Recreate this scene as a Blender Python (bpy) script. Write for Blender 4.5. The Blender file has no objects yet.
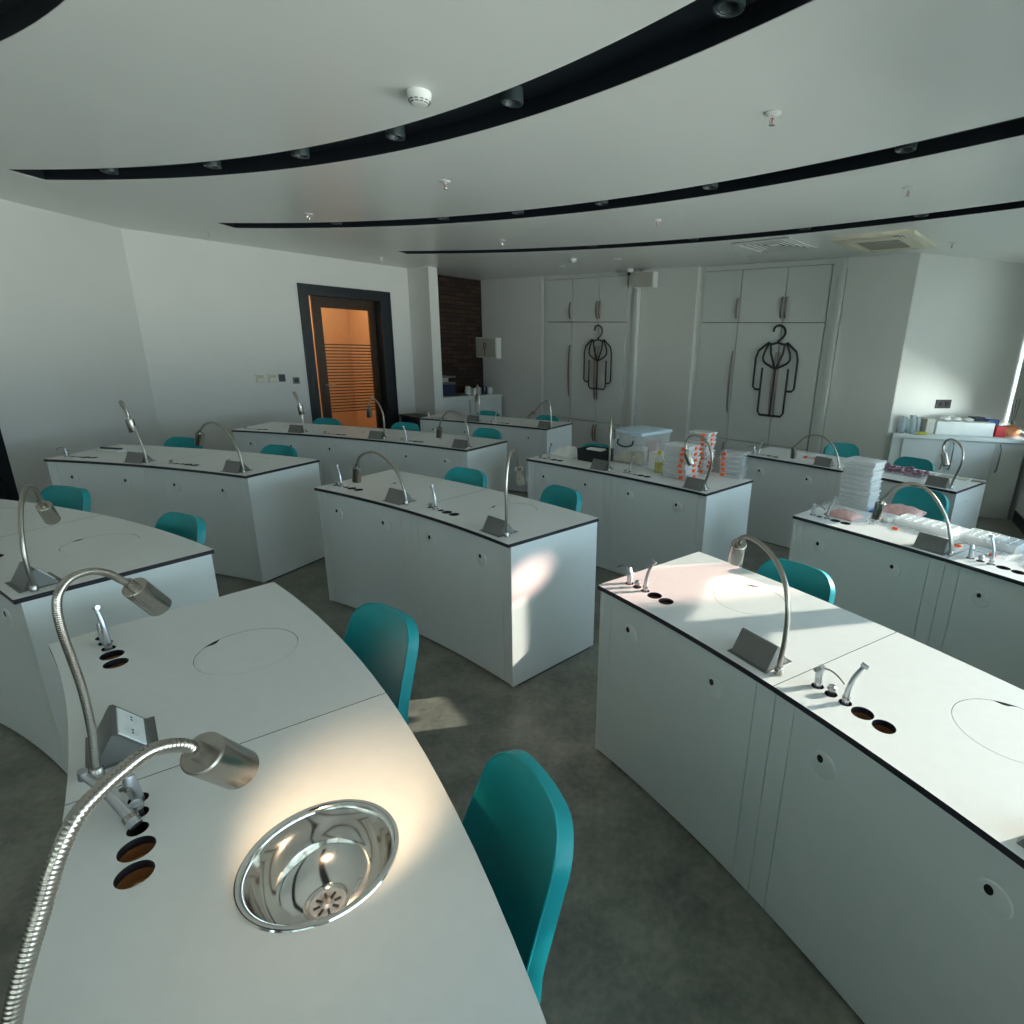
import bpy, bmesh, math, random
from mathutils import Vector, Matrix
random.seed(7)
S = bpy.context.scene
C = S.collection
PI = math.pi
sin, cos = math.sin, math.cos

# ------------------------------------------------------------------ materials
def mat(name, col, rough=.5, metal=0., spec=.5, noise=0., nscale=8., bump=0., bscale=200., trans=0., alpha=1., emit=None, estr=0., coat=0., ior=1.45):
    m = bpy.data.materials.new(name); m.use_nodes = True
    nt = m.node_tree; b = nt.nodes['Principled BSDF']
    b.inputs['Base Color'].default_value = (*col, 1); b.inputs['Roughness'].default_value = rough
    b.inputs['Metallic'].default_value = metal; b.inputs['Specular IOR Level'].default_value = spec
    b.inputs['Transmission Weight'].default_value = trans; b.inputs['Alpha'].default_value = alpha
    b.inputs['Coat Weight'].default_value = coat; b.inputs['IOR'].default_value = ior
    if emit: b.inputs['Emission Color'].default_value = (*emit, 1); b.inputs['Emission Strength'].default_value = estr
    tc = nt.nodes.new('ShaderNodeTexCoord')
    if noise:
        n = nt.nodes.new('ShaderNodeTexNoise'); n.inputs['Scale'].default_value = nscale; n.inputs['Detail'].default_value = 6
        r = nt.nodes.new('ShaderNodeMapRange'); r.inputs['From Min'].default_value = .3; r.inputs['From Max'].default_value = .7
        r.inputs['To Min'].default_value = 1 - noise; r.inputs['To Max'].default_value = 1 + noise
        mx = nt.nodes.new('ShaderNodeVectorMath'); mx.operation = 'SCALE'; mx.inputs[0].default_value = col
        nt.links.new(tc.outputs['Object'], n.inputs['Vector']); nt.links.new(n.outputs['Fac'], r.inputs['Value'])
        nt.links.new(r.outputs['Result'], mx.inputs['Scale']); nt.links.new(mx.outputs['Vector'], b.inputs['Base Color'])
    if bump:
        n = nt.nodes.new('ShaderNodeTexNoise'); n.inputs['Scale'].default_value = bscale
        bp = nt.nodes.new('ShaderNodeBump'); bp.inputs['Strength'].default_value = bump; bp.inputs['Distance'].default_value = .002
        nt.links.new(tc.outputs['Object'], n.inputs['Vector']); nt.links.new(n.outputs['Fac'], bp.inputs['Height'])
        nt.links.new(bp.outputs['Normal'], b.inputs['Normal'])
    return m

M = dict(
    lam=mat('white_laminate', (.745, .75, .735), .38, noise=.015, nscale=30, bump=.05, bscale=700),
    panel=mat('white_panel', (.73, .755, .745), .42, noise=.01, nscale=12),
    core=mat('black_laminate_core', (.02, .017, .024), .45, noise=.1),
    steel=mat('brushed_nickel', (.43, .40, .365), .27, 1, noise=.06, nscale=90),
    chrome=mat('polished_steel', (.78, .77, .75), .09, 1, noise=.02, nscale=40),
    satin=mat('satin_aluminium', (.62, .64, .68), .3, 1, noise=.03, nscale=60),
    grey=mat('grey_cover', (.20, .205, .20), .45, .6, noise=.03, nscale=50),
    dark=mat('black_void', (.008, .008, .009), .6, noise=.1),  # black stands for the shade inside holes, slots and gaps
    cup=mat('brown_resin_cup', (.30, .14, .06), .35, noise=.1, nscale=60),
    teal=mat('teal_leather', (.007, .28, .30), .42, noise=.04, nscale=25, bump=.08, bscale=500),
    wall=mat('wall_paint', (.76, .755, .735), .75, noise=.012, nscale=3, bump=.08, bscale=90),
    ceil=mat('ceiling_paint', (.82, .825, .805), .3, noise=.01, nscale=2, spec=.45),
    slit=mat('navy_slot_paint', (.006, .010, .016), .5, noise=.1, nscale=10),
    navy=mat('navy_frame_paint', (.006, .011, .018), .4, noise=.08, nscale=10),
    door=mat('dark_brown_wood', (.045, .022, .010), .4, noise=.25, nscale=14),
    ward=mat('wardrobe_lacquer', (.70, .72, .705), .33, noise=.01, nscale=6),
    handle=mat('bronze_nickel', (.36, .31, .28), .3, 1, noise=.05, nscale=40),
    black=mat('black_metal', (.018, .020, .022), .45, noise=.1, nscale=30),
    plug=mat('black_socket', (.035, .035, .042), .35, noise=.08, nscale=60),
    white=mat('white_plastic', (.78, .79, .77), .4, noise=.01, nscale=30),
    beige=mat('beige_plastic', (.74, .70, .57), .45, noise=.03, nscale=25),
    beiged=mat('beige_grille', (.36, .34, .27), .6, noise=.1, nscale=60),
    clear=mat('frosted_clear_plastic', (.86, .88, .90), .22, alpha=.18, noise=.02, nscale=40),
    milky=mat('milky_plastic', (.84, .85, .85), .3, alpha=.5, noise=.03, nscale=40),
    cell=mat('clear_cell_plastic', (.90, .92, .92), .18, alpha=.5, noise=.02, nscale=60),
    orange=mat('orange_plastic', (.92, .13, .03), .4, noise=.05, nscale=50),
    pink=mat('pink_packet_film', (.78, .46, .42), .3, alpha=.75, noise=.2, nscale=40),
    purple=mat('mauve_resin', (.30, .17, .23), .45, noise=.25, nscale=60),
    card=mat('grey_card', (.50, .48, .43), .7, noise=.04, nscale=20),
    paper=mat('white_paper', (.80, .80, .77), .7, noise=.02, nscale=20),
    red=mat('red_card', (.55, .02, .025), .5, noise=.06, nscale=30),
    blue=mat('blue_plastic', (.01, .12, .42), .4, noise=.06, nscale=30),
    dblue=mat('navy_plastic', (.012, .022, .06), .4, noise=.08, nscale=30),
    yellow=mat('yellow_liquid', (.52, .48, .06), .25, noise=.06, nscale=30),
    cream=mat('cream_plastic', (.62, .55, .40), .5, noise=.05, nscale=25),
    peach=mat('peach_bag', (.75, .34, .16), .45, noise=.12, nscale=30),
    jar=mat('pale_blue_glass', (.50, .60, .64), .12, alpha=.55, noise=.05, nscale=40),
    blackbox=mat('black_case_fabric', (.010, .011, .014), .6, noise=.1, nscale=30),
    rubber=mat('black_rubber', (.02, .02, .02), .7, noise=.1, nscale=30),
    corr=mat('corridor_plaster', (.62, .42, .25), .8, noise=.03, nscale=6),
    blindst=mat('white_casing', (.70, .72, .70), .35, noise=.01, nscale=10),
)

def floor_mat():
    m = mat('mottled_vinyl', (.10, .105, .09), .34, spec=.45)
    nt = m.node_tree; b = nt.nodes['Principled BSDF']; tc = nt.nodes.new('ShaderNodeTexCoord')
    n1 = nt.nodes.new('ShaderNodeTexNoise'); n1.inputs['Scale'].default_value = 4.5; n1.inputs['Detail'].default_value = 9; n1.inputs['Roughness'].default_value = .68
    n2 = nt.nodes.new('ShaderNodeTexNoise'); n2.inputs['Scale'].default_value = 38; n2.inputs['Detail'].default_value = 5
    ad = nt.nodes.new('ShaderNodeMath'); ad.operation = 'MULTIPLY_ADD'; ad.inputs[1].default_value = .35
    cr = nt.nodes.new('ShaderNodeValToRGB'); e = cr.color_ramp.elements
    e[0].position = .46; e[0].color = (.11, .112, .098, 1); e[1].position = .88; e[1].color = (.28, .275, .23, 1)
    for n in (n1, n2): nt.links.new(tc.outputs['Object'], n.inputs['Vector'])
    nt.links.new(n2.outputs['Fac'], ad.inputs[0]); nt.links.new(n1.outputs['Fac'], ad.inputs[2])
    nt.links.new(ad.outputs[0], cr.inputs['Fac']); nt.links.new(cr.outputs['Color'], b.inputs['Base Color'])
    mr = nt.nodes.new('ShaderNodeMapRange'); mr.inputs['To Min'].default_value = .26; mr.inputs['To Max'].default_value = .45
    nt.links.new(n1.outputs['Fac'], mr.inputs['Value']); nt.links.new(mr.outputs['Result'], b.inputs['Roughness'])
    bp = nt.nodes.new('ShaderNodeBump'); bp.inputs['Strength'].default_value = .12; bp.inputs['Distance'].default_value = .002
    nt.links.new(n2.outputs['Fac'], bp.inputs['Height']); nt.links.new(bp.outputs['Normal'], b.inputs['Normal'])
    return m

def brick_mat():
    m = mat('dark_brick', (.1, .05, .03), .85); nt = m.node_tree; b = nt.nodes['Principled BSDF']
    tc = nt.nodes.new('ShaderNodeTexCoord'); mp = nt.nodes.new('ShaderNodeMapping')
    br = nt.nodes.new('ShaderNodeTexBrick'); br.inputs['Scale'].default_value = 1
    br.inputs['Brick Width'].default_value = .21; br.inputs['Row Height'].default_value = .068; br.inputs['Mortar Size'].default_value = .008
    br.inputs['Color1'].default_value = (.060, .030, .019, 1); br.inputs['Color2'].default_value = (.024, .013, .010, 1); br.inputs['Mortar'].default_value = (.012, .010, .009, 1)
    nt.links.new(tc.outputs['Object'], mp.inputs['Vector']); nt.links.new(mp.outputs['Vector'], br.inputs['Vector'])
    nt.links.new(br.outputs['Color'], b.inputs['Base Color'])
    bp = nt.nodes.new('ShaderNodeBump'); bp.inputs['Strength'].default_value = .6; bp.inputs['Distance'].default_value = .01
    inv = nt.nodes.new('ShaderNodeMath'); inv.operation = 'SUBTRACT'; inv.inputs[0].default_value = 1
    nt.links.new(br.outputs['Fac'], inv.inputs[1]); nt.links.new(inv.outputs[0], bp.inputs['Height']); nt.links.new(bp.outputs['Normal'], b.inputs['Normal'])
    mp.inputs['Rotation'].default_value = (PI/2, 0, 0)
    return m

def ribbed_mat():
    # flexible metal hose: fine rings along the local length (generated from UV written on the tube)
    m = mat('ribbed_hose_steel', (.43, .40, .36), .3, 1); nt = m.node_tree; b = nt.nodes['Principled BSDF']
    uv = nt.nodes.new('ShaderNodeUVMap'); sp = nt.nodes.new('ShaderNodeSeparateXYZ')
    mu = nt.nodes.new('ShaderNodeMath'); mu.operation = 'MULTIPLY'; mu.inputs[1].default_value = 2*PI/.0032
    sn = nt.nodes.new('ShaderNodeMath'); sn.operation = 'SINE'
    bp = nt.nodes.new('ShaderNodeBump'); bp.inputs['Strength'].default_value = .04; bp.inputs['Distance'].default_value = .0002
    nt.links.new(uv.outputs['UV'], sp.inputs['Vector']); nt.links.new(sp.outputs['Y'], mu.inputs[0]); nt.links.new(mu.outputs[0], sn.inputs[0])
    nt.links.new(sn.outputs[0], bp.inputs['Height']); nt.links.new(bp.outputs['Normal'], b.inputs['Normal'])
    return m

def thin_glass(name, tint, gloss=.06):
    m = bpy.data.materials.new(name); m.use_nodes = True; nt = m.node_tree; nt.nodes.clear()
    o = nt.nodes.new('ShaderNodeOutputMaterial'); t = nt.nodes.new('ShaderNodeBsdfTransparent'); t.inputs['Color'].default_value = (*tint, 1)
    g = nt.nodes.new('ShaderNodeBsdfGlossy'); g.inputs['Roughness'].default_value = .03
    f = nt.nodes.new('ShaderNodeFresnel'); f.inputs['IOR'].default_value = 1.35
    x = nt.nodes.new('ShaderNodeMixShader'); nt.links.new(f.outputs[0], x.inputs['Fac'])
    nt.links.new(t.outputs[0], x.inputs[1]); nt.links.new(g.outputs[0], x.inputs[2]); nt.links.new(x.outputs[0], o.inputs['Surface'])
    return m

def blind_mat(name, mix, tc_):
    m = bpy.data.materials.new(name); m.use_nodes = True; nt = m.node_tree; nt.nodes.clear()
    o = nt.nodes.new('ShaderNodeOutputMaterial'); d = nt.nodes.new('ShaderNodeBsdfDiffuse'); d.inputs['Color'].default_value = (.42, .43, .41, 1)
    t = nt.nodes.new('ShaderNodeBsdfTranslucent'); t.inputs['Color'].default_value = (*tc_, 1)
    w = nt.nodes.new('ShaderNodeTexNoise'); w.inputs['Scale'].default_value = 300
    mr = nt.nodes.new('ShaderNodeMapRange'); mr.inputs['To Min'].default_value = mix - .03; mr.inputs['To Max'].default_value = mix + .03
    x = nt.nodes.new('ShaderNodeMixShader'); nt.links.new(w.outputs['Fac'], mr.inputs['Value']); nt.links.new(mr.outputs['Result'], x.inputs['Fac'])
    nt.links.new(d.outputs[0], x.inputs[1]); nt.links.new(t.outputs[0], x.inputs[2]); nt.links.new(x.outputs[0], o.inputs['Surface'])
    return m
M['floor'] = floor_mat(); M['brick'] = brick_mat(); M['hose'] = ribbed_mat()
M['glass'] = thin_glass('window_glass', (.95, .965, .96)); M['doorglass'] = thin_glass('door_glass', (.9, .86, .8)); M['blind'] = blind_mat('pale_blind_fabric', .60, (.66, .69, .68)); M['blind0'] = blind_mat('grey_blind_fabric', .14, (.30, .31, .28))  # pale blinds: unseen, translucency raised to light the room
M['dimglass'] = thin_glass('dimmed_green_glass', (.05, .062, .05))  # dark green tint stands in for the dim room beyond the pane
M['bulb'] = mat('warm_bulb', (1, .9, .75), .3, emit=(1, .72, .42), estr=60)
M['lens'] = mat('unlit_lens', (.55, .53, .47), .15, noise=.03, nscale=60)

# ------------------------------------------------------------------ mesh helpers
def off(p):
    if p is None: return Vector((0, 0, 0))
    return Vector(p.get('_o', (0, 0, 0)))

def obj(name, bm, mats, parent=None, smooth=None, local=False):
    """link bm (world coordinates unless local) as ONE mesh object"""
    me = bpy.data.meshes.new(name)
    o0 = Vector((0, 0, 0)) if local else off(parent)
    if o0.length: bmesh.ops.translate(bm, vec=-o0, verts=bm.verts)
    bmesh.ops.recalc_face_normals(bm, faces=bm.faces)
    bm.to_mesh(me); bm.free()
    for m in (mats if isinstance(mats, (list, tuple)) else [mats]): me.materials.append(m)
    o = bpy.data.objects.new(name, me); C.objects.link(o)
    if parent is not None:
        o.parent = parent
        if not local: OFF[o] = o0
    if smooth is not None:
        for p in me.polygons: p.use_smooth = True
        me.set_sharp_from_angle(angle=math.radians(smooth))
    return o
OFF = {}
_off = off
def off(p):
    return OFF.get(p, Vector((0, 0, 0)))

def tag(o, label=None, cat=None, group=None, kind=None):
    if label: o['label'] = label
    if cat: o['category'] = cat
    if group: o['group'] = group
    if kind: o['kind'] = kind
    return o

def thing(name, label, cat, loc=(0, 0, 0), rz=0, group=None):
    o = bpy.data.objects.new(name, None); o.empty_display_size = .05; C.objects.link(o)
    o.location = loc; o.rotation_euler = (0, 0, rz); OFF[o] = Vector(loc)
    return tag(o, label, cat, group)

WALLS = {'wall_left_near': 'wall_left', 'wall_left_over': 'wall_left', 'wall_back_right': 'wall_back', 'wall_back_over': 'wall_back', 'wall_pilaster_right': 'wall_pilaster', 'wall_near': 'wall_front', 'wall_near_post': 'wall_front', 'wall_near_right': 'wall_front', 'wall_corridor_back': 'wall_corridor', 'wall_corridor_left': 'wall_corridor', 'wall_corridor_right': 'wall_corridor'}
def struct(name, bm, m, parent=None, smooth=None):
    name = 'wall_right' if name.startswith(('wall_facade', 'wall_header')) else WALLS.get(name, name)
    o = obj(name, bm, m, parent, smooth)
    if parent is None: o['kind'] = 'structure'
    return o

def copy_tree(o, parent=None):
    c = o.copy(); C.objects.link(c)
    if parent is not None: c.parent = parent
    for ch in list(o.children): copy_tree(ch, c)
    return c

def box(bm, lo, hi, mtx=None, mi=0):
    vs = [bm.verts.new((x, y, z)) for x in (lo[0], hi[0]) for y in (lo[1], hi[1]) for z in (lo[2], hi[2])]
    fs = [bm.faces.new([vs[i] for i in f]) for f in ((0, 1, 3, 2), (4, 6, 7, 5), (0, 4, 5, 1), (2, 3, 7, 6), (0, 2, 6, 4), (1, 5, 7, 3))]
    for f in fs: f.material_index = mi
    if mtx is not None: bmesh.ops.transform(bm, matrix=mtx, verts=vs)
    return vs

def rbox(lo, hi, r, mtx=None, seg=2):
    bm = bmesh.new(); box(bm, lo, hi)
    bmesh.ops.bevel(bm, geom=bm.edges[:], offset=r, segments=seg, affect='EDGES', profile=.5)
    if mtx is not None: bmesh.ops.transform(bm, matrix=mtx, verts=bm.verts)
    return bm

def frame_z(d):
    d = Vector(d).normalized(); a = Vector((0, 0, 1)) if abs(d.z) < .95 else Vector((1, 0, 0))
    x = a.cross(d).normalized(); y = d.cross(x)
    return Matrix((x, y, d)).transposed()

def cyl(bm, p0, p1, r0, r1=None, seg=20, caps=True, mi=0):
    r1 = r0 if r1 is None else r1
    p0, p1 = Vector(p0), Vector(p1); F = frame_z(p1 - p0)
    A, B = [], []
    for i in range(seg):
        a = 2*PI*i/seg; v = F @ Vector((cos(a), sin(a), 0))
        A.append(bm.verts.new(p0 + v*r0)); B.append(bm.verts.new(p1 + v*r1))
    fs = [bm.faces.new((A[i], A[(i+1) % seg], B[(i+1) % seg], B[i])) for i in range(seg)]
    if caps: fs += [bm.faces.new(A[::-1]), bm.faces.new(B)]
    for f in fs: f.material_index = mi
    return fs

def lathe(bm, prof, seg=32, mtx=None, cap0=False, cap1=False, mi=0):
    rings = []; new = []
    for r, z in prof:
        ring = [bm.verts.new((r*cos(2*PI*i/seg), r*sin(2*PI*i/seg), z)) for i in range(seg)]; rings.append(ring); new += ring
    fs = []
    for a, b in zip(rings, rings[1:]):
        for i in range(seg): fs.append(bm.faces.new((a[i], a[(i+1) % seg], b[(i+1) % seg], b[i])))
    if cap0: fs.append(bm.faces.new(rings[0]))
    if cap1: fs.append(bm.faces.new(rings[-1]))
    for f in fs: f.material_index = mi
    if mtx is not None: bmesh.ops.transform(bm, matrix=mtx, verts=new)

def smooth_path(pts, n=6):
    P = [Vector(p) for p in pts]; out = []
    for i in range(len(P) - 1):
        p0, p1, p2, p3 = P[max(i-1, 0)], P[i], P[i+1], P[min(i+2, len(P)-1)]
        for k in range(n):
            t = k/n
            out.append(.5*((2*p1) + (p2-p0)*t + (2*p0-5*p1+4*p2-p3)*t*t + (3*p1-p0-3*p2+p3)*t**3))
    out.append(P[-1]); return out

def tube(bm, pts, r, seg=10, caps=True, closed=False):
    pts = [Vector(p) for p in pts]; n = len(pts); uvl = bm.loops.layers.uv.verify()
    tang = []
    for i in range(n):
        a = pts[i-1] if (i > 0 or closed) else pts[i]; b = pts[(i+1) % n] if (i < n-1 or closed) else pts[i]
        tang.append((b - a).normalized())
    F = frame_z(tang[0]); x = F @ Vector((1, 0, 0)); rings = []; L = [0]
    for i in range(n):
        if i: L.append(L[-1] + (pts[i]-pts[i-1]).length)
        x = (x - tang[i]*x.dot(tang[i])).normalized(); y = tang[i].cross(x)
        rr = r(i/(n-1)) if callable(r) else r
        rings.append([bm.verts.new(pts[i] + (x*cos(2*PI*k/seg) + y*sin(2*PI*k/seg))*rr) for k in range(seg)])
    pairs = list(zip(range(n-1), range(1, n))) + ([(n-1, 0)] if closed else [])
    for i, j in pairs:
        for k in range(seg):
            f = bm.faces.new((rings[i][k], rings[i][(k+1) % seg], rings[j][(k+1) % seg], rings[j][k]))
            for lp, (u, v) in zip(f.loops, ((k/seg, L[i]), ((k+1)/seg, L[i]), ((k+1)/seg, L[j]), (k/seg, L[j]))): lp[uvl].uv = (u, v)
    if caps and not closed: bm.faces.new(rings[0][::-1]); bm.faces.new(rings[-1])

def prism(bm, poly, z0, z1, mtx=None, mi=0):
    A = [bm.verts.new((x, y, z0)) for x, y in poly]; B = [bm.verts.new((x, y, z1)) for x, y in poly]; n = len(poly)
    fs = [bm.faces.new(A[::-1]), bm.faces.new(B)] + [bm.faces.new((A[i], A[(i+1) % n], B[(i+1) % n], B[i])) for i in range(n)]
    for f in fs: f.material_index = mi
    if mtx is not None: bmesh.ops.transform(bm, matrix=mtx, verts=A + B)

def boolean_cut(o, cutter_bm):
    me = bpy.data.meshes.new('cut'); bmesh.ops.recalc_face_normals(cutter_bm, faces=cutter_bm.faces); cutter_bm.to_mesh(me); cutter_bm.free()
    for m in o.data.materials: me.materials.append(m)
    c = bpy.data.objects.new('cut', me); C.objects.link(c)
    c.matrix_world = Matrix.Translation(-OFF.get(o, Vector((0, 0, 0)))) if o.parent else Matrix()
    par, o.parent = o.parent, None
    md = o.modifiers.new('b', 'BOOLEAN'); md.object = c; md.operation = 'DIFFERENCE'; md.solver = 'EXACT'
    bpy.context.view_layer.update()
    nm = bpy.data.meshes.new_from_object(o.evaluated_get(bpy.context.evaluated_depsgraph_get()))
    o.modifiers.clear(); old = o.data; nm.name = o.name; o.data = nm; bpy.data.meshes.remove(old)
    bpy.data.objects.remove(c); bpy.data.meshes.remove(me); o.parent = par

def glyph(o, text, size, mtx, m, parent): pass

# ------------------------------------------------------------------ camera
F_PX, PITCH, ROLL, CAM_H, CX = 555.96, .28965, .034056, 1.7193, 599.07
cam = bpy.data.cameras.new('camera'); co = bpy.data.objects.new('camera', cam); C.objects.link(co); S.camera = co
fw = Vector((0, cos(PITCH), -sin(PITCH))); U = Vector((0, sin(PITCH), cos(PITCH))); X = Vector((1, 0, 0))
rt = X*cos(ROLL) + U*sin(ROLL); up = -X*sin(ROLL) + U*cos(ROLL)
mw = Matrix((rt, up, -fw)).transposed().to_4x4(); mw.translation = (0, 0, CAM_H); co.matrix_world = mw
cam.sensor_fit = 'HORIZONTAL'; cam.sensor_width = 36; cam.lens = F_PX/1024*36; cam.shift_x = (512 - CX)/1024; cam.clip_start = .05

# ------------------------------------------------------------------ room
HC = 2.75
DW = Vector((.779, -.627, 0)).normalized(); NW = Vector((-DW.y, DW.x, 0))
def WP(a, o, z=0.): return DW*a + NW*o + Vector((0, 0, z))
def W2(a, o): p = DW*a + NW*o; return (p.x, p.y)
V = [(4.95, 6.88), (4.64, 5.98), (3.25, 3.0), (2.35, .8), (1.2, -2.0), (.8, -3.0), (-5.2, -3.0)]

bm = bmesh.new(); prism(bm, [(-7, -4), (3, -4), (6.5, 3), (6.5, 12), (-7, 14)], -.12, 0); struct('floor', bm, M['floor'])

# ceiling with four curved slots cut through it
CC = (-4.7, -2.3)
bm = bmesh.new(); prism(bm, [(-5.35, -3.2), (1.0, -3.2), (1.4, -2), (2.55, .8), (3.45, 3.0), (4.85, 5.98), (5.2, 7.1), (3.5, 8.2), (-2.0, 11.4), (-5.35, 9.4)], HC, HC + .003)
ceil_o = struct('ceiling', bm, M['ceil'])
def arc_poly(c, r0, r1, a0, a1, n):
    A = [(c[0] + r0*sin(a0 + (a1-a0)*i/n), c[1] + r0*cos(a0 + (a1-a0)*i/n)) for i in range(n+1)]
    B = [(c[0] + r1*sin(a0 + (a1-a0)*i/n), c[1] + r1*cos(a0 + (a1-a0)*i/n)) for i in range(n+1)]
    return A + B[::-1]
SL = [(5.08, 5.36, .02, 1.45), (6.615, 6.875, .083, 1.42), (8.31, 8.565, .105, 1.32), (9.91, 10.14, .216, 1.18)]
cut = bmesh.new()
for r0, r1, a0, a1 in SL: prism(cut, arc_poly(CC, r0, r1, a0, a1, 72), HC - .05, HC + .2)
boolean_cut(ceil_o, cut)
for i, (r0, r1, a0, a1) in enumerate(SL):
    bm = bmesh.new(); e = .02
    ea = .004; zb, zt = HC + .0031, HC + .075
    prism(bm, arc_poly(CC, r0 - e, r1 + e, a0 - ea, a1 + ea, 72), zt, zt + .01)
    prism(bm, arc_poly(CC, r0 - e, r0, a0 - ea, a1 + ea, 72), zb, zt); prism(bm, arc_poly(CC, r1, r1 + e, a0 - ea, a1 + ea, 72), zb, zt)
    prism(bm, arc_poly(CC, r0, r1, a0 - ea, a0, 2), zb, zt); prism(bm, arc_poly(CC, r0, r1, a1, a1 + ea, 2), zb, zt)
    struct('trim_%d' % (i + 1), bm, M['slit'])

def wall(name, p, q, z0=0, z1=HC, th=.12, m='wall', parent=None, side=1):
    """upright slab from p to q; thickness lies on the left of p->q when side=1"""
    p, q = Vector((p[0], p[1], 0)), Vector((q[0], q[1], 0)); d = (q-p).normalized(); n = Vector((-d.y, d.x, 0))*side
    bm = bmesh.new(); poly = [(p.x, p.y), (q.x, q.y), ((q+n*th).x, (q+n*th).y), ((p+n*th).x, (p+n*th).y)]
    prism(bm, poly, z0, z1); return struct(name, bm, M[m], parent)

# left wall x=-5.2 with a dark framed glazed door beside the left edge of the picture
LX = -5.16
wall('wall_left', (LX, 4.70), (LX, 6.52)); wall('wall_left_near', (LX, -3.0), (LX, 3.72)); wall('wall_left_over', (LX, 3.72), (LX, 4.70), 2.2, HC)
bm = bmesh.new()
for y0, y1, z0, z1 in ((4.595, 4.70, 0, 2.2), (3.72, 3.84, 0, 2.2), (3.84, 4.595, 2.08, 2.2)): box(bm, (LX - .12, y0, z0), (LX + .03, y1, z1))
d2 = struct('door_2', bm, M['navy'])
bm = bmesh.new()
for y0, y1, z0, z1 in ((4.575, 4.59, .02, 2.07), (3.85, 3.94, .02, 2.07), (3.94, 4.575, 2.03, 2.07), (3.94, 4.575, .02, .06)): box(bm, (LX - .08, y0, z0), (LX - .03, y1, z1))
obj('door_leaf', bm, M['navy'], d2)
bm = bmesh.new(); box(bm, (LX - .06, 3.94, .06), (LX - .05, 4.575, 2.03)); obj('glass_pane', bm, M['dimglass'], d2)

# door wall (plane a = -8.06) with an opening
A0 = -8.06
def dwall(name, o0, o1, z0, z1): return wall(name, W2(A0, o0), W2(A0, o1), z0, z1, .14, side=1)
dwall('wall_back', 1.70, 3.56, 0, HC); dwall('wall_back_right', 4.82, 5.18, 0, HC); dwall('wall_back_over', 3.56, 4.82, 2.36, HC)
# stub wall and alcove
def slab(name, pts, z0, z1, m): bm = bmesh.new(); prism(bm, [W2(*p) for p in pts], z0, z1); return struct(name, bm, M[m])
slab('wall_stub', [(A0 - .3, 5.18), (-7.52, 5.18), (-7.52, 5.335), (A0 - .3, 5.335)], 0, HC, 'wall')
bw = bmesh.new(); prism(bw, [(0, 0), (1.45, 0), (1.45, .12), (0, .12)], 0, HC)
bwo = struct('wall_alcove_side', bw, M['brick']); bwo.matrix_world = Matrix.Translation(WP(-8.24, 5.34)) @ Matrix.Rotation(math.atan2(NW.y, NW.x), 4, 'Z')
wall('wall_alcove_back', W2(-8.36, 6.735), W2(-6.745, 6.735), 0, HC, .12, side=1)
# pilasters round the wardrobes
slab('wall_pilaster', [(-4.84, 6.79), (-3.96, 6.79), (-3.96, 7.5), (-4.84, 7.5)], 0, HC, 'wall')
slab('wall_pilaster_right', [(-2.13, 6.90), (-1.43, 6.90), (-1.43, 7.05), (-2.13, 7.5)], 0, HC, 'wall')
slab('wall_wardrobe_back', [(-6.74, 7.46), (-2.14, 7.46), (-2.14, 7.5), (-6.74, 7.5)], 0, HC, 'wall')
p0 = WP(-1.43, 6.92)
wall('wall_niche', (p0.x + .005, p0.y), (4.98, 6.86), 0, HC, .12, side=1)

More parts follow.
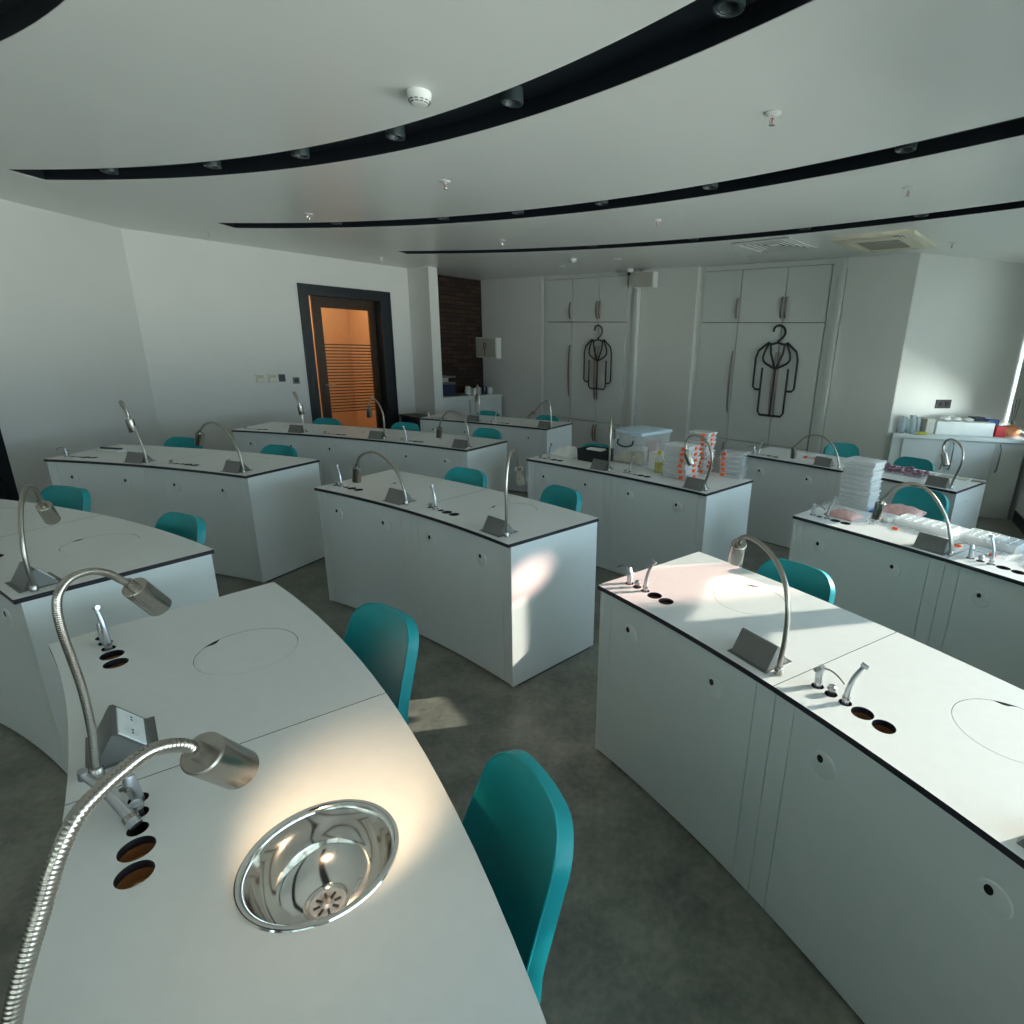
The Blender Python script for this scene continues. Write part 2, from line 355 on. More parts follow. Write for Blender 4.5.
# glazed facade on the right: sill wall, header, mullions, panes, roller blinds
wn = [0]
FAC = [  # segment index, fractions of mullions, blind bottom per pane
    (0, [0, 1], [.98]), (1, [0, .37, .768, 1], [1.25, .90, 2.0]), (2, [0, .256, 1], [1.85, 1.72]), (3, [0, .5, 1], [1.65, 1.65]), (5, [.03, .33, .63], [1.05, 1.05])]  # last entry: unseen front-wall windows, added for fill light
SILL, HEAD = .88, 2.62
for si, fr, bl in FAC:
    p, q = Vector((*V[si], 0)), Vector((*V[si+1], 0)); d = (q-p).normalized(); n = Vector((-d.y, d.x, 0)); L = (q-p).length   # n points outwards (left of the walk towards the camera)
    wall('wall_facade_%s' % 'abcdef'[si], p, q, 0, SILL, .2, side=1); wall('wall_header_%s' % 'abcdef'[si], p, q, HEAD, HC, .2, side=1)
    bm = bmesh.new()
    for f in fr:
        a, b = max(L*f - .035, 0), min(L*f + .035, L); P, Q = p + d*a, p + d*b
        prism(bm, [(P.x, P.y), (Q.x, Q.y), ((Q+n*.12).x, (Q+n*.12).y), ((P+n*.12).x, (P+n*.12).y)], SILL, HEAD)
    for z in (SILL, HEAD - .05):
        P, Q = p + n*.02, q + n*.02; prism(bm, [(P.x, P.y), (Q.x, Q.y), ((Q+n*.08).x, (Q+n*.08).y), ((P+n*.08).x, (P+n*.08).y)], z, z + .05)
    wn[0] += 1; win = struct('window_%d' % wn[0], bm, M['blindst'])
    for k in range(len(fr) - 1):
        a, b = L*fr[k] + .036, L*fr[k+1] - .036; P, Q = p + d*a + n*.06, p + d*b + n*.06
        bm = bmesh.new(); prism(bm, [(P.x, P.y), (Q.x, Q.y), ((Q+n*.006).x, (Q+n*.006).y), ((P+n*.006).x, (P+n*.006).y)], SILL + .05, HEAD - .05); obj('pane', bm, M['glass'], win)
        P, Q = p + d*(L*fr[k] + (.075 if si == 0 else .008)) - n*.012, p + d*(L*fr[k+1] - .008) - n*.012
        t = thing('roller_blind', 'grey roller blind drawn over the window beside the niche counter', 'blind', (P.x, P.y, bl[k])) if si == 0 else win
        bm = bmesh.new(); prism(bm, [(P.x, P.y), (Q.x, Q.y), ((Q-n*.002).x, (Q-n*.002).y), ((P-n*.002).x, (P-n*.002).y)], bl[k], HEAD + .06); fab = obj('fabric' if si == 0 else 'roller_blind', bm, M['blind0' if si == 0 else 'blind'], t)
        bm = bmesh.new(); cyl(bm, P + Vector((0, 0, bl[k])), Q + Vector((0, 0, bl[k])), .010, seg=10); obj('bottom_bar', bm, M['satin'], t if si == 0 else fab, 40)
        # sky light enters through this opening
        z0, z1 = SILL, bl[k]
        if z1 - z0 > .2:
            ld = bpy.data.lights.new('window_portal', 'AREA'); ld.shape = 'RECTANGLE'; ld.size = (b - a); ld.size_y = z1 - z0; ld.cycles.is_portal = True
            lo = bpy.data.objects.new('window_portal', ld); C.objects.link(lo)
            c0 = p + d*(a+b)/2 + n*.15 + Vector((0, 0, (z0+z1)/2)); zz = n; xx = d; yy = zz.cross(xx)
            lo.matrix_world = Matrix.Translation(c0) @ Matrix((xx, yy, zz)).transposed().to_4x4()
wall('wall_near', (-2.98, -3.0), V[6], side=1); wall('wall_near_post', V[5], (.62, -3.0), side=1); wall('wall_near_right', V[4], V[5], side=1)
# dark skirting below the visible facade
p, q = Vector((*V[1], 0)), Vector((*V[2], 0)); d = (q-p).normalized(); n = Vector((-d.y, d.x, 0))
bm = bmesh.new(); P, Q = p - n*.015, q - n*.015; prism(bm, [(p.x, p.y), (q.x, q.y), (Q.x, Q.y), (P.x, P.y)], 0, .12); struct('baseboard_right', bm, M['black'])
bm = bmesh.new(); prism(bm, [W2(A0, 1.85), W2(A0, 3.5), W2(A0 + .012, 3.5), W2(A0 + .012, 1.85)], 0, .09); struct('baseboard_back', bm, M['black'])
bm = bmesh.new(); box(bm, (LX, 4.72, 0), (LX + .012, 6.42, .09)); struct('baseboard_left', bm, M['black'])

# ------------------------------------------------------------------ corridor door
def dbox(bm, a0, a1, o0, o1, z0, z1, mi=0): prism(bm, [W2(a0, o0), W2(a1, o0), W2(a1, o1), W2(a0, o1)], z0, z1, mi=mi)
bm = bmesh.new()
dbox(bm, A0 - .14, A0 + .025, 3.545, 3.655, 0, 2.37); dbox(bm, A0 - .14, A0 + .025, 4.685, 4.834, 0, 2.37); dbox(bm, A0 - .14, A0 + .025, 3.655, 4.685, 2.25, 2.37)
dbox(bm, A0 - .05, A0 + .035, 3.53, 3.56, 0, 2.385); dbox(bm, A0 - .05, A0 + .035, 4.82, 4.85, 0, 2.385); dbox(bm, A0 - .05, A0 + .035, 3.53, 4.85, 2.36, 2.385)
d1 = struct('door_1', bm, M['navy'])
LA = A0 - .16
bm = bmesh.new()
l0, l1 = 3.775, 4.75
dbox(bm, LA - .045, LA, l0, l0 + .115, .01, 2.262); dbox(bm, LA - .045, LA, l1 - .15, l1, .01, 2.262)
dbox(bm, LA - .045, LA, l0 + .115, l1 - .15, 2.11, 2.262); dbox(bm, LA - .045, LA, l0 + .115, l1 - .15, .01, .14)
leaf = obj('door_leaf', bm, M['door'], d1)
bm = bmesh.new(); dbox(bm, LA - .026, LA - .020, l0 + .115, l1 - .15, .14, 2.11); obj('glass_pane', bm, M['doorglass'], leaf)
bm = bmesh.new()
for i in range(23):
    z = .66 + i*.0432; dbox(bm, LA - .019, LA - .017, l0 + .115, l1 - .15, z, z + .015)
obj('glass_stripes', bm, M['door'], leaf)
bm = bmesh.new(); tube(bm, smooth_path([WP(LA, l0 + .06, 1.06), WP(LA + .05, l0 + .06, 1.06), WP(LA + .06, l0 + .09, 1.06), WP(LA + .06, l0 + .19, 1.06)], 4), .009, 8); obj('door_handle', bm, M['handle'], leaf, 50)
for z in (2.05, 1.38, .3):
    bm = bmesh.new(); dbox(bm, LA - .02, LA + .02, l1 - .085, l1 - .055, z, z + .09); obj('hinge', bm, M['black'], leaf)
# corridor beyond the door
slab('wall_corridor_back', [(A0 - 1.9, 2.3), (A0 - 1.8, 2.3), (A0 - 1.8, 5.12), (A0 - 1.9, 5.12)], 0, 2.75, 'corr')
slab('wall_corridor_left', [(A0 - 1.9, 2.2), (A0 - .14, 2.2), (A0 - .14, 2.3), (A0 - 1.9, 2.3)], 0, 2.75, 'corr')
slab('wall_corridor_right', [(A0 - 1.9, 5.12), (A0 - .31, 5.12), (A0 - .31, 5.17), (A0 - 1.9, 5.17)], 0, 2.75, 'corr')
slab('ceiling_corridor', [(A0 - 1.9, 2.2), (A0 - .14, 2.2), (A0 - .14, 5.17), (A0 - 1.9, 5.17)], 2.75, 2.8, 'corr')
ld = bpy.data.lights.new('corridor_lamp', 'AREA'); ld.shape = 'RECTANGLE'; ld.size = .5; ld.size_y = 2.2; ld.color = (1, .68, .44); ld.energy = 26
lo = bpy.data.objects.new('corridor_lamp', ld); C.objects.link(lo); lo.location = WP(A0 - 1.0, 3.8, 2.7); lo.rotation_euler = (0, 0, math.atan2(NW.y, NW.x) - PI/2)

# wall plates left of the door
def plate(name, o0, o1, z0, z1, m, label, cat, th=.012, face=None, group=None):
    t = thing(name, label, cat, WP(A0, (o0+o1)/2, (z0+z1)/2), 0, group)
    bm = bmesh.new(); dbox(bm, A0, A0 + th, o0, o1, z0, z1); bmesh.ops.bevel(bm, geom=bm.edges[:], offset=.003, segments=1, affect='EDGES'); obj('plate', bm, M[m], t)
    if face:
        bm = bmesh.new(); dbox(bm, A0 + th, A0 + th + .003, o0 + face[1], o1 - face[1], z0 + face[2], z1 - face[3]); obj(face[0], bm, M[face[4]], t)
plate('thermostat', 2.885, 2.985, 1.125, 1.235, 'beige', 'beige thermostat on the wall left of the door, the one farthest from the door', 'thermostat', .02, ('display', .015, .06, .015, 'lens'))
plate('thermostat', 3.035, 3.135, 1.125, 1.235, 'beige', 'beige thermostat on the wall left of the door, next to the black plate', 'thermostat', .02, ('display', .015, .06, .015, 'lens'))
plate('light_switch', 3.16, 3.24, 1.13, 1.225, 'plug', 'plain black switch plate on the wall between thermostat and socket', 'switch', .01, ('rocker', .012, .012, .012, 'plug'))
plate('wall_socket', 3.335, 3.42, 1.10, 1.185, 'grey', 'grey rimmed black plate on the wall nearest the door frame', 'socket', .01, ('insert', .016, .016, .016, 'plug'))

# low navy cabinet in the corner beside the stub wall
t = thing('low_cabinet', 'low navy cabinet tucked in the corner right of the corridor door', 'cabinet', WP(-7.80, 5.02, 0))
bm = bmesh.new(); dbox(bm, -8.04, -7.60, 4.90, 5.15, .02, .56); obj('body', bm, M['dblue'], t)
bm = bmesh.new(); dbox(bm, -8.045, -7.585, 4.87, 5.16, .56, .585); obj('top', bm, M['door'], t)

# ------------------------------------------------------------------ alcove: counter cabinet, wall box, things on it
t = thing('alcove_cabinet', 'white two-door base cabinet under the brick wall in the alcove', 'cabinet', WP(-7.905, 6.0, 0))
bm = bmesh.new(); dbox(bm, -8.165, -7.665, 5.355, 6.65, .08, .82); dbox(bm, -8.165, -7.725, 5.37, 6.63, 0, .08); obj('carcass', bm, M['ward'], t)
bm = bmesh.new(); dbox(bm, -8.180, -7.635, 5.345, 6.66, .82, .85); obj('counter', bm, M['lam'], t)
for o0, o1, ho in ((5.36, 5.985, 5.93), (5.99, 6.64, 6.05)):
    bm = bmesh.new(); dbox(bm, -7.665, -7.647, o0, o1, .09, .815); dd = obj('door', bm, M['ward'], t)
    bm = bmesh.new(); tube(bm, [WP(-7.647, ho, .78), WP(-7.620, ho, .77), WP(-7.620, ho, .5), WP(-7.647, ho, .49)], .006, 6); obj('handle', bm, M['handle'], dd)
t = thing('wall_box', 'white wall box with a grey front and faint red figure in the alcove', 'box', WP(-8.0, 6.6, 1.62))
bm = bmesh.new(); dbox(bm, -8.20, -7.66, 6.56, 6.665, 1.46, 1.80); obj('case', bm, M['white'], t)
bm = bmesh.new(); dbox(bm, -8.20, -7.68, 6.552, 6.56, 1.475, 1.785); fr_ = obj('front', bm, M['card'], t)
bm = bmesh.new()
for aa, zz, w, h in ((-7.96, 1.70, .05, .03), (-7.96, 1.64, .09, .02), (-7.995, 1.665, .02, .05), (-7.925, 1.665, .02, .05), (-7.96, 1.60, .04, .04), (-7.96, 1.54, .02, .06)): dbox(bm, aa - w/2, aa + w/2, 6.549, 6.552, zz - h/2, zz + h/2)
obj('figure', bm, mat('faded_red_print', (.24, .08, .05), .6, noise=.1), fr_)
def simple_box(name, label, cat, cx, cy, z, sx, sy, sz, rz, m, group=None, r=.006):
    t = rbox((-sx/2, -sy/2, 0), (sx/2, sy/2, sz), min(r, sz*.3))
    o = obj(name, t, M[m], None, local=True); o.location = (cx, cy, z); o.rotation_euler = (0, 0, rz); OFF[o] = Vector((cx, cy, z))
    return tag(o, label, cat, group)
RZD = math.atan2(NW.y, NW.x)
def alc(a, o): p = WP(a, o); return p.x, p.y
x, y = alc(-7.93, 5.60); simple_box('storage_crate', 'navy crate on the left of the alcove counter', 'crate', x, y, .85, .36, .26, .19, RZD, 'dblue')
x, y = alc(-7.93, 5.58); simple_box('sorting_tray', 'grey-green tray stacked on the navy crate in the alcove', 'tray', x, y, 1.04, .40, .30, .035, RZD, 'grey')
x, y = alc(-7.93, 5.56); simple_box('plaster_block', 'pale clutter box between the trays on the navy crate', 'box', x, y, 1.075, .25, .18, .07, RZD + .2, 'card')
x, y = alc(-7.93, 5.58); simple_box('grey_slab', 'grey lid lying on top of the crate stack in the alcove', 'lid', x, y, 1.145, .42, .30, .03, RZD, 'grey')
for i, (a, o, m_, s) in enumerate(((-7.86, 6.08, 'white', .05), (-7.80, 6.19, 'paper', .045), (-7.98, 6.18, 'white', .05), (-7.86, 6.28, 'satin', .045), (-7.95, 6.38, 'white', .055), (-7.83, 6.42, 'dblue', .05), (-8.05, 6.30, 'paper', .05), (-7.85, 6.55, 'white', .05))):
    x, y = alc(a, o); lab = ['round white pot nearest the dark gap on the alcove counter', 'small folded paper packet on the alcove counter front', 'white pot behind the paper packet in the alcove', 'small metal tin in the middle of the alcove clutter', 'taller white pot under the wall box in the alcove', 'navy pot near the right end of the alcove counter', 'paper packet at the back of the alcove clutter', 'white pot at the right end of the alcove counter'][i]
    bm = bmesh.new(); lathe(bm, [(.001, 0), (s*.9, 0), (s, .02), (s, .07 + .02*(i % 3)), (s*.8, .09 + .02*(i % 3)), (.001, .095 + .02*(i % 3))], 16)
    o_ = obj('clutter_pot', bm, M[m_], None, 50, True); o_.location = (x, y, .85); tag(o_, lab, 'pot', 'small pots and packets on the alcove counter')
x, y = alc(-7.90, 5.915); simple_box('display_mat', 'dark flat mat lying on the alcove counter beside the crate', 'mat', x + .02, y, .85, .20, .22, .012, RZD, 'plug')

# ------------------------------------------------------------------ wardrobes
def bow_handle(a, o, z0, z1):
    bm = bmesh.new(); zm = (z0+z1)/2; n = 10; L, R = [], []
    for i in range(n + 1):
        f = i/n; z = z0 + (z1-z0)*f; e = .012 + .03*sin(PI*f)**.6
        w = .008 + .006*sin(PI*f); L.append((e, z, w))
    rows = []
    for e, z, w in L:
        rows.append([bm.verts.new(WP(a - w, o - e, z)), bm.verts.new(WP(a + w, o - e, z)), bm.verts.new(WP(a + w, o - e + .009, z)), bm.verts.new(WP(a - w, o - e + .009, z))])
    for r0, r1 in zip(rows, rows[1:]):
        for k in range(4): bm.faces.new((r0[k], r0[(k+1) % 4], r1[(k+1) % 4], r1[k]))
    bm.faces.new(rows[0]); bm.faces.new(rows[-1][::-1])
    for z in (z0 + .01, z1 - .01): cyl(bm, WP(a, o + .002, z), WP(a, o - .016, z), .006, seg=8)
    return bm
def wardrobe(label, a0, a1, of, cols, handles, lo_a1):
    t = thing('wardrobe', label, 'wardrobe', WP((a0+a1)/2, of + .3, 0))
    bm = bmesh.new(); ft = 2.70
    for x0, x1, z0, z1 in ((a0, cols[0] - .008, 0, HC - .002), (cols[3] + .006, a1, 0, HC - .002), (cols[0] - .008, cols[3] + .006, 2.69, HC - .002), (cols[0] - .008, cols[3] + .006, 0, .075)): dbox(bm, x0, x1, of, of + .05, z0, z1)
    dbox(bm, a1 - .05, a1, of - .035, of, 0, HC - .002); dbox(bm, a0, a0 + .02, of - .01, of, 0, HC - .002)
    obj('casing', bm, M['ward'], t)
    bm = bmesh.new(); dbox(bm, cols[0] - .008, cols[3] + .006, of + .03, of + .55, .03, 2.70); obj('carcass', bm, M['plug'], t)
    rows = ((.08, .578), (.588, 2.058), (2.068, 2.680))
    for ci in range(3):
        for ri, (z0, z1) in enumerate(rows):
            bm = bmesh.new(); dbox(bm, cols[ci] + .005, cols[ci+1] - .005, of - .022, of + .02, z0, z1); dd = obj('door', bm, M['ward'], t)
            hx = cols[1] - .028 if ci == 0 else (cols[2] - .026 if ci == 1 else cols[2] + .026)
            hz = [(.28, .545), (.93, 1.72), (2.11, 2.355)][ri]
            obj('handle', bow_handle(hx, of - .022, *hz), M['handle'], dd)
    return t
w1 = wardrobe('white built-in wardrobe with the short jacket emblem, left of the pilaster', -6.74, -4.85, 6.75, (-6.645, -6.078, -5.552, -5.045), None, 0)
w2 = wardrobe('white built-in wardrobe with the long coat emblem, beside the right pilaster', -3.955, -2.14, 6.87, (-3.885, -3.362, -2.785, -2.285), None, 0)
def emblem(parent, ac, of, segs, r):
    bm = bmesh.new()
    for pts, sm in segs: tube(bm, smooth_path([WP(ac + u, of, z) for u, z in pts], 6) if sm else [WP(ac + u, of, z) for u, z in pts], r, 8)
    obj('coat_emblem', bm, M['black'], parent, 60)
def mirror(p): return [(-u, z) for u, z in p]
hook = lambda zt, zn: [(-.075, zt - .075), (-.06, zt - .02), (-.005, zt), (.055, zt - .03), (.075, zt - .09), (.045, zt - .145), (.005, zt - .18), (0, zn + .03), (0, zn)]
def coat(zt, zn, zs, zarm, zbot, wa, wb, wh, vn):
    L = [(hook(zt, zn), True)]
    hang = [(0, zn), (-.09, zs + .005)]
    out = [(-.09, zs + .01), (-.115, zs + .03), (-wa*.9, zs - .07), (-wa, zs - .16), (-wa, zarm + .03), (-wa + .03, zarm), (-wb, zarm)]
    lap = [(-.11, zs + .02), (-.165, zs - .11), (-.15, zs - .20), (0, vn)]
    inn = [(-.09, zs + .02), (-.075, zs - .10), (0, vn - .01)]
    body = [(-wb, zs - .27), (-wh, zbot + .04), (-wh + .03, zbot), (0, zbot)]
    for s in (hang, inn): L += [(s, False), (mirror(s), False)]
    for s in (out, body): L += [(s, False), (mirror(s), False)]
    L += [(lap, True), (mirror(lap), True), ([(0, vn), (0, zbot)], False)]
    return L
emblem(w1, -5.515, 6.690, coat(2.015, 1.815, 1.785, 1.19, 1.095, .262, .165, .165, 1.50), .011)
emblem(w2, -2.79, 6.810, coat(2.03, 1.83, 1.80, 1.265, .955, .265, .165, .165, 1.52), .013)

# speaker and camera under the ceiling between the wardrobes
t = thing('wall_speaker', 'grey box speaker under the ceiling between the two wardrobes', 'speaker', WP(-4.66, 6.68, 2.62))
bm = bmesh.new(); dbox(bm, -4.86, -4.53, 6.62, 6.73, 2.50, 2.70); bmesh.ops.bevel(bm, geom=bm.edges[:], offset=.008, segments=2, affect='EDGES'); obj('cabinet', bm, M['white'], t)
bm = bmesh.new(); dbox(bm, -4.855, -4.545, 6.612, 6.62, 2.51, 2.69); obj('grille', bm, M['card'], t)
bm = bmesh.new(); dbox(bm, -4.74, -4.66, 6.73, 6.80, 2.56, 2.64); obj('bracket', bm, M['white'], t)
t = thing('security_camera', 'small white dome camera at the ceiling beside the speaker', 'camera', WP(-4.955, 6.655, HC))
bm = bmesh.new(); lathe(bm, [(.001, 0), (.05, 0), (.052, -.03), (.045, -.045), (.001, -.05)], 20, Matrix.Translation(WP(-4.955, 6.655, HC))); obj('housing', bm, M['white'], t, 50)
bm = bmesh.new(); bmesh.ops.create_uvsphere(bm, u_segments=14, v_segments=8, radius=.028, matrix=Matrix.Translation(WP(-4.955, 6.635, HC - .055))); obj('lens_dome', bm, M['plug'], t, 80)

# ------------------------------------------------------------------ niche cabinets on the right
fl, fr2 = Vector((3.235, 6.185, 0)), Vector((4.605, 6.018, 0)); wl, wr = Vector((3.272, 6.300, 0)), Vector((4.87, 6.74, 0))
ex = (fr2 - fl).normalized(); ey = Vector((-ex.y, ex.x, 0))
def npoly(u0, u1, v0, v1): return [((fl + ex*u + ey*v).x, (fl + ex*u + ey*v).y) for u, v in ((u0, v0), (u1, v0), (u1, v1), (u0, v1))]
NL = (fr2 - fl).length
t = thing('niche_cabinet', 'white base cabinets with long handles along the niche on the right', 'cabinet', tuple((fl + fr2)/2 + ey*.1))
inn = [(fl + ex*.0 + ey*.025), (fl + ex*NL + ey*.025), wr - ex*.02, wl + ex*.02]
bm = bmesh.new(); prism(bm, [(v.x, v.y) for v in inn], .0, .855); obj('carcass', bm, M['ward'], t)
bm = bmesh.new(); prism(bm, [((fl - ex*.012 - ey*.02).x, (fl - ex*.012 - ey*.02).y), ((fr2 + ex*.012 - ey*.02).x, (fr2 + ex*.012 - ey*.02).y), (wr.x, wr.y), (wl.x, wl.y)], .86, .90); obj('counter', bm, M['lam'], t)
bm = bmesh.new(); prism(bm, npoly(.11, NL - .28, .012, .025), .015, .14); obj('kickboard', bm, M['ward'], t)
for u0, u1, hu in ((.115, .59, .545), (.595, 1.07, .635), (1.075, NL - .01, 1.12)):
    bm = bmesh.new(); prism(bm, npoly(u0, u1, .003, .024), .15, .853); dd = obj('door', bm, M['ward'], t)
    bm = bmesh.new(); P = fl + ex*hu
    tube(bm, smooth_path([P + ey*.003 + Vector((0, 0, .83)), P - ey*.025 + Vector((0, 0, .80)), P - ey*.03 + Vector((0, 0, .70)), P - ey*.025 + Vector((0, 0, .56)), P + ey*.003 + Vector((0, 0, .53))], 4), .008, 8); obj('handle', bm, M['handle'], dd, 50)
def nat(u, v): p = fl + ex*u + ey*v; return p.x, p.y
RZN = math.atan2(ex.y, ex.x)
x, y = nat(.78, .20); simple_box('carton', 'white and grey carton lying on the niche counter', 'carton', x - .0, y, .90, .62, .15, .145, RZN + .05, 'paper')
x, y = nat(.395, .135); simple_box('grey_carton', 'grey cardboard carton at the left end of the white carton', 'carton', x, y + .05, .90, .10, .17, .17, RZN + .25, 'card')
x, y = nat(1.155, .19); simple_box('red_carton', 'red carton at the right end of the white carton', 'carton', x, y, .90, .10, .14, .115, RZN, 'red')
x, y = nat(1.16, .36); simple_box('blue_tub', 'bright blue tub behind the red carton', 'tub', x, y, .90, .12, .10, .17, RZN, 'blue')
x, y = nat(1.0, .37); simple_box('black_pouch', 'dark pouch lying behind the red carton on the niche counter', 'pouch', x, y, .90, .14, .10, .19, RZN + .3, 'dblue')
bm = bmesh.new(); bmesh.ops.create_icosphere(bm, subdivisions=3, radius=1)
for v in bm.verts: v.co = Vector((v.co.x*.11, v.co.y*.08, max(v.co.z, -.75)*.07 + .052)) * (1 + .12*sin(v.co.x*31 + v.co.y*17)*cos(v.co.z*23))
o_ = obj('peach_bag', bm, M['peach'], None, 80, True); x, y = nat(1.34, .30); o_.location = (x, y, .90); tag(o_, 'crumpled orange bag on the niche counter beside the blind', 'bag')
for i, (u, v, h) in enumerate(((.10, .09, .19), (.16, .17, .17), (.20, .08, .20), (.285, .16, .18))):
    bm = bmesh.new(); lathe(bm, [(.001, 0), (.038, 0), (.042, .02), (.042, h*.75), (.03, h*.85), (.03, h), (.001, h)], 16)
    o_ = obj('glass_jar', bm, M['jar'], None, 50, True); x, y = nat(u, v); o_.location = (x, y, .90)
    tag(o_, ['pale glass jar at the far left of the niche counter', 'shorter glass jar behind the leftmost one in the niche', 'tallest glass jar in the niche cluster', 'glass jar standing next to the grey carton'][i], 'jar', 'glass jars on the niche counter')
x, y = nat(.30, .02); o_ = simple_box('yellow_packet', 'small yellow packet lying before the jars on the niche counter', 'packet', x, y, .90, .10, .05, .03, RZN + .2, 'yellow')
for i, (u, v) in enumerate(((.60, .22), (.72, .23), (.84, .22))):
    bm = bmesh.new(); bmesh.ops.create_icosphere(bm, subdivisions=2, radius=1)
    for q_ in bm.verts: q_.co = Vector((q_.co.x*.06, q_.co.y*.05, q_.co.z*.022 + .0195)) * (1 + .1*sin(q_.co.x*40 + i))
    o_ = obj('white_bag', bm, M['white'], None, 80, True); x, y = nat(u, v); o_.location = (x, y, 1.047); tag(o_, ['left', 'middle', 'right'][i] + ' crumpled white bag on top of the white carton', 'bag', 'crumpled bags on the carton')
bm = bmesh.new()
for dx in (-.03, 0., .03): cyl(bm, (0, 0, .01), (dx*1.6 - .02, dx*.4, .40), .003, seg=6)
cyl(bm, (0, 0, 0), (0, 0, .05), .022, seg=14)
o_ = obj('reed_sticks', bm, M['black'], None, None, True); x, y = nat(1.42, .42); o_.location = (x, y, .901); tag(o_, 'thin dark sticks in a holder beside the blind', 'sticks')
# double socket on the niche wall
nd = (Vector((4.98, 6.86, 0)) - p0).normalized(); nn = Vector((-nd.y, nd.x, 0))
def npt(s, o, z): return p0 + nd*s - nn*o + Vector((0, 0, z))
bm = bmesh.new(); s0 = .60
prism(bm, [(npt(s, o, 0).x, npt(s, o, 0).y) for s, o in ((s0, .012), (s0 + .22, .012), (s0 + .22, -.002), (s0, -.002))], 1.165, 1.262)
t = thing('double_socket', 'black double socket on the white wall above the niche counter', 'socket', tuple(npt(s0 + .11, 0, 1.21))); obj('plate', bm, M['plug'], t)
for k in (0, 1):
    bm = bmesh.new(); cyl(bm, npt(s0 + .06 + .10*k, .018, 1.213), npt(s0 + .06 + .10*k, .006, 1.213), .026, seg=18); obj('outlet', bm, M['dark'], t)

# ------------------------------------------------------------------ benches
BC = Vector((-4.24645, -1.75358, 0)); RR = [4.14674, 5.70877, 7.28559, 8.85099]; DEP = .639; TOP = .80
def BP(r, a, rho, z=0.): return Vector((BC.x + (RR[r]+rho)*sin(a), BC.y + (RR[r]+rho)*cos(a), z))
def BF(r, a, rho, z=0.):
    m = Matrix(((cos(a), sin(a), 0), (-sin(a), cos(a), 0), (0, 0, 1))).to_4x4(); m.translation = BP(r, a, rho, z); return m   # x along the bench, y away from its front, z up
BENCH = dict(
    A=(0, .6751, [.2037]*3, 'nearest curved white bench with the open steel sink and lit lamp'),
    B=(0, .1530, [.2037]*2, 'curved white bench at the left edge of the picture'),
    C=(1, .0330, [.148]*2, 'white bench at the left, nearest the plain left wall'),
    F=(1, .4400, [.1465]*2, 'white bench in the middle with two sun streaks on its end panel'),
    J=(1, .8400, [.147]*3, 'large sunlit white bench at the lower right'),
    D=(2, .0760, [.1187]*3, 'long three-place white bench in front of the corridor door'),
    G=(2, .5205, [.1136]*2, 'white bench carrying the storage box and orange-clipped cases'),
    I=(2, .8327, [.1137]*2, 'white bench at the right carrying open compartment trays'),
    E=(3, .2270, [.097]*2, 'farthest white bench, in front of the alcove counter'),
    H=(3, .6790, [.0995]*2, 'white bench at the back right carrying the mauve pieces'))
HS = (.064, .108, .153); HCUP = (.205, .266); HR, CR_ = .0175, .029; RHO_H = .115; DISC = (.425, .405, .134); LAMP_S = .80; LAMP_RHO = .065; TOPI = TOP + .0007
NOTCH = {'A': -2.6, 'F': -2.8, 'J': 2.15, 'B': -2.9}
LAMPA = {('A', 0): .8649, ('A', 1): 1.0717, ('B', 1): .5519, ('C', 0): .1660, ('C', 1): .3138, ('F', 0): .5717, ('F', 1): .7170, ('J', 0): .9809, ('D', 0): .1780, ('D', 1): .3003, ('D', 2): .4289, ('E', 0): .3160, ('E', 1): .4238, ('G', 0): .6270, ('G', 1): .7413, ('H', 0): .7720, ('H', 1): .8712, ('I', 0): .9455}
bench_root = {}
def circ(r, n=40): return [(r*cos(2*PI*i/n), r*sin(2*PI*i/n)) for i in range(n)]
port_me = None
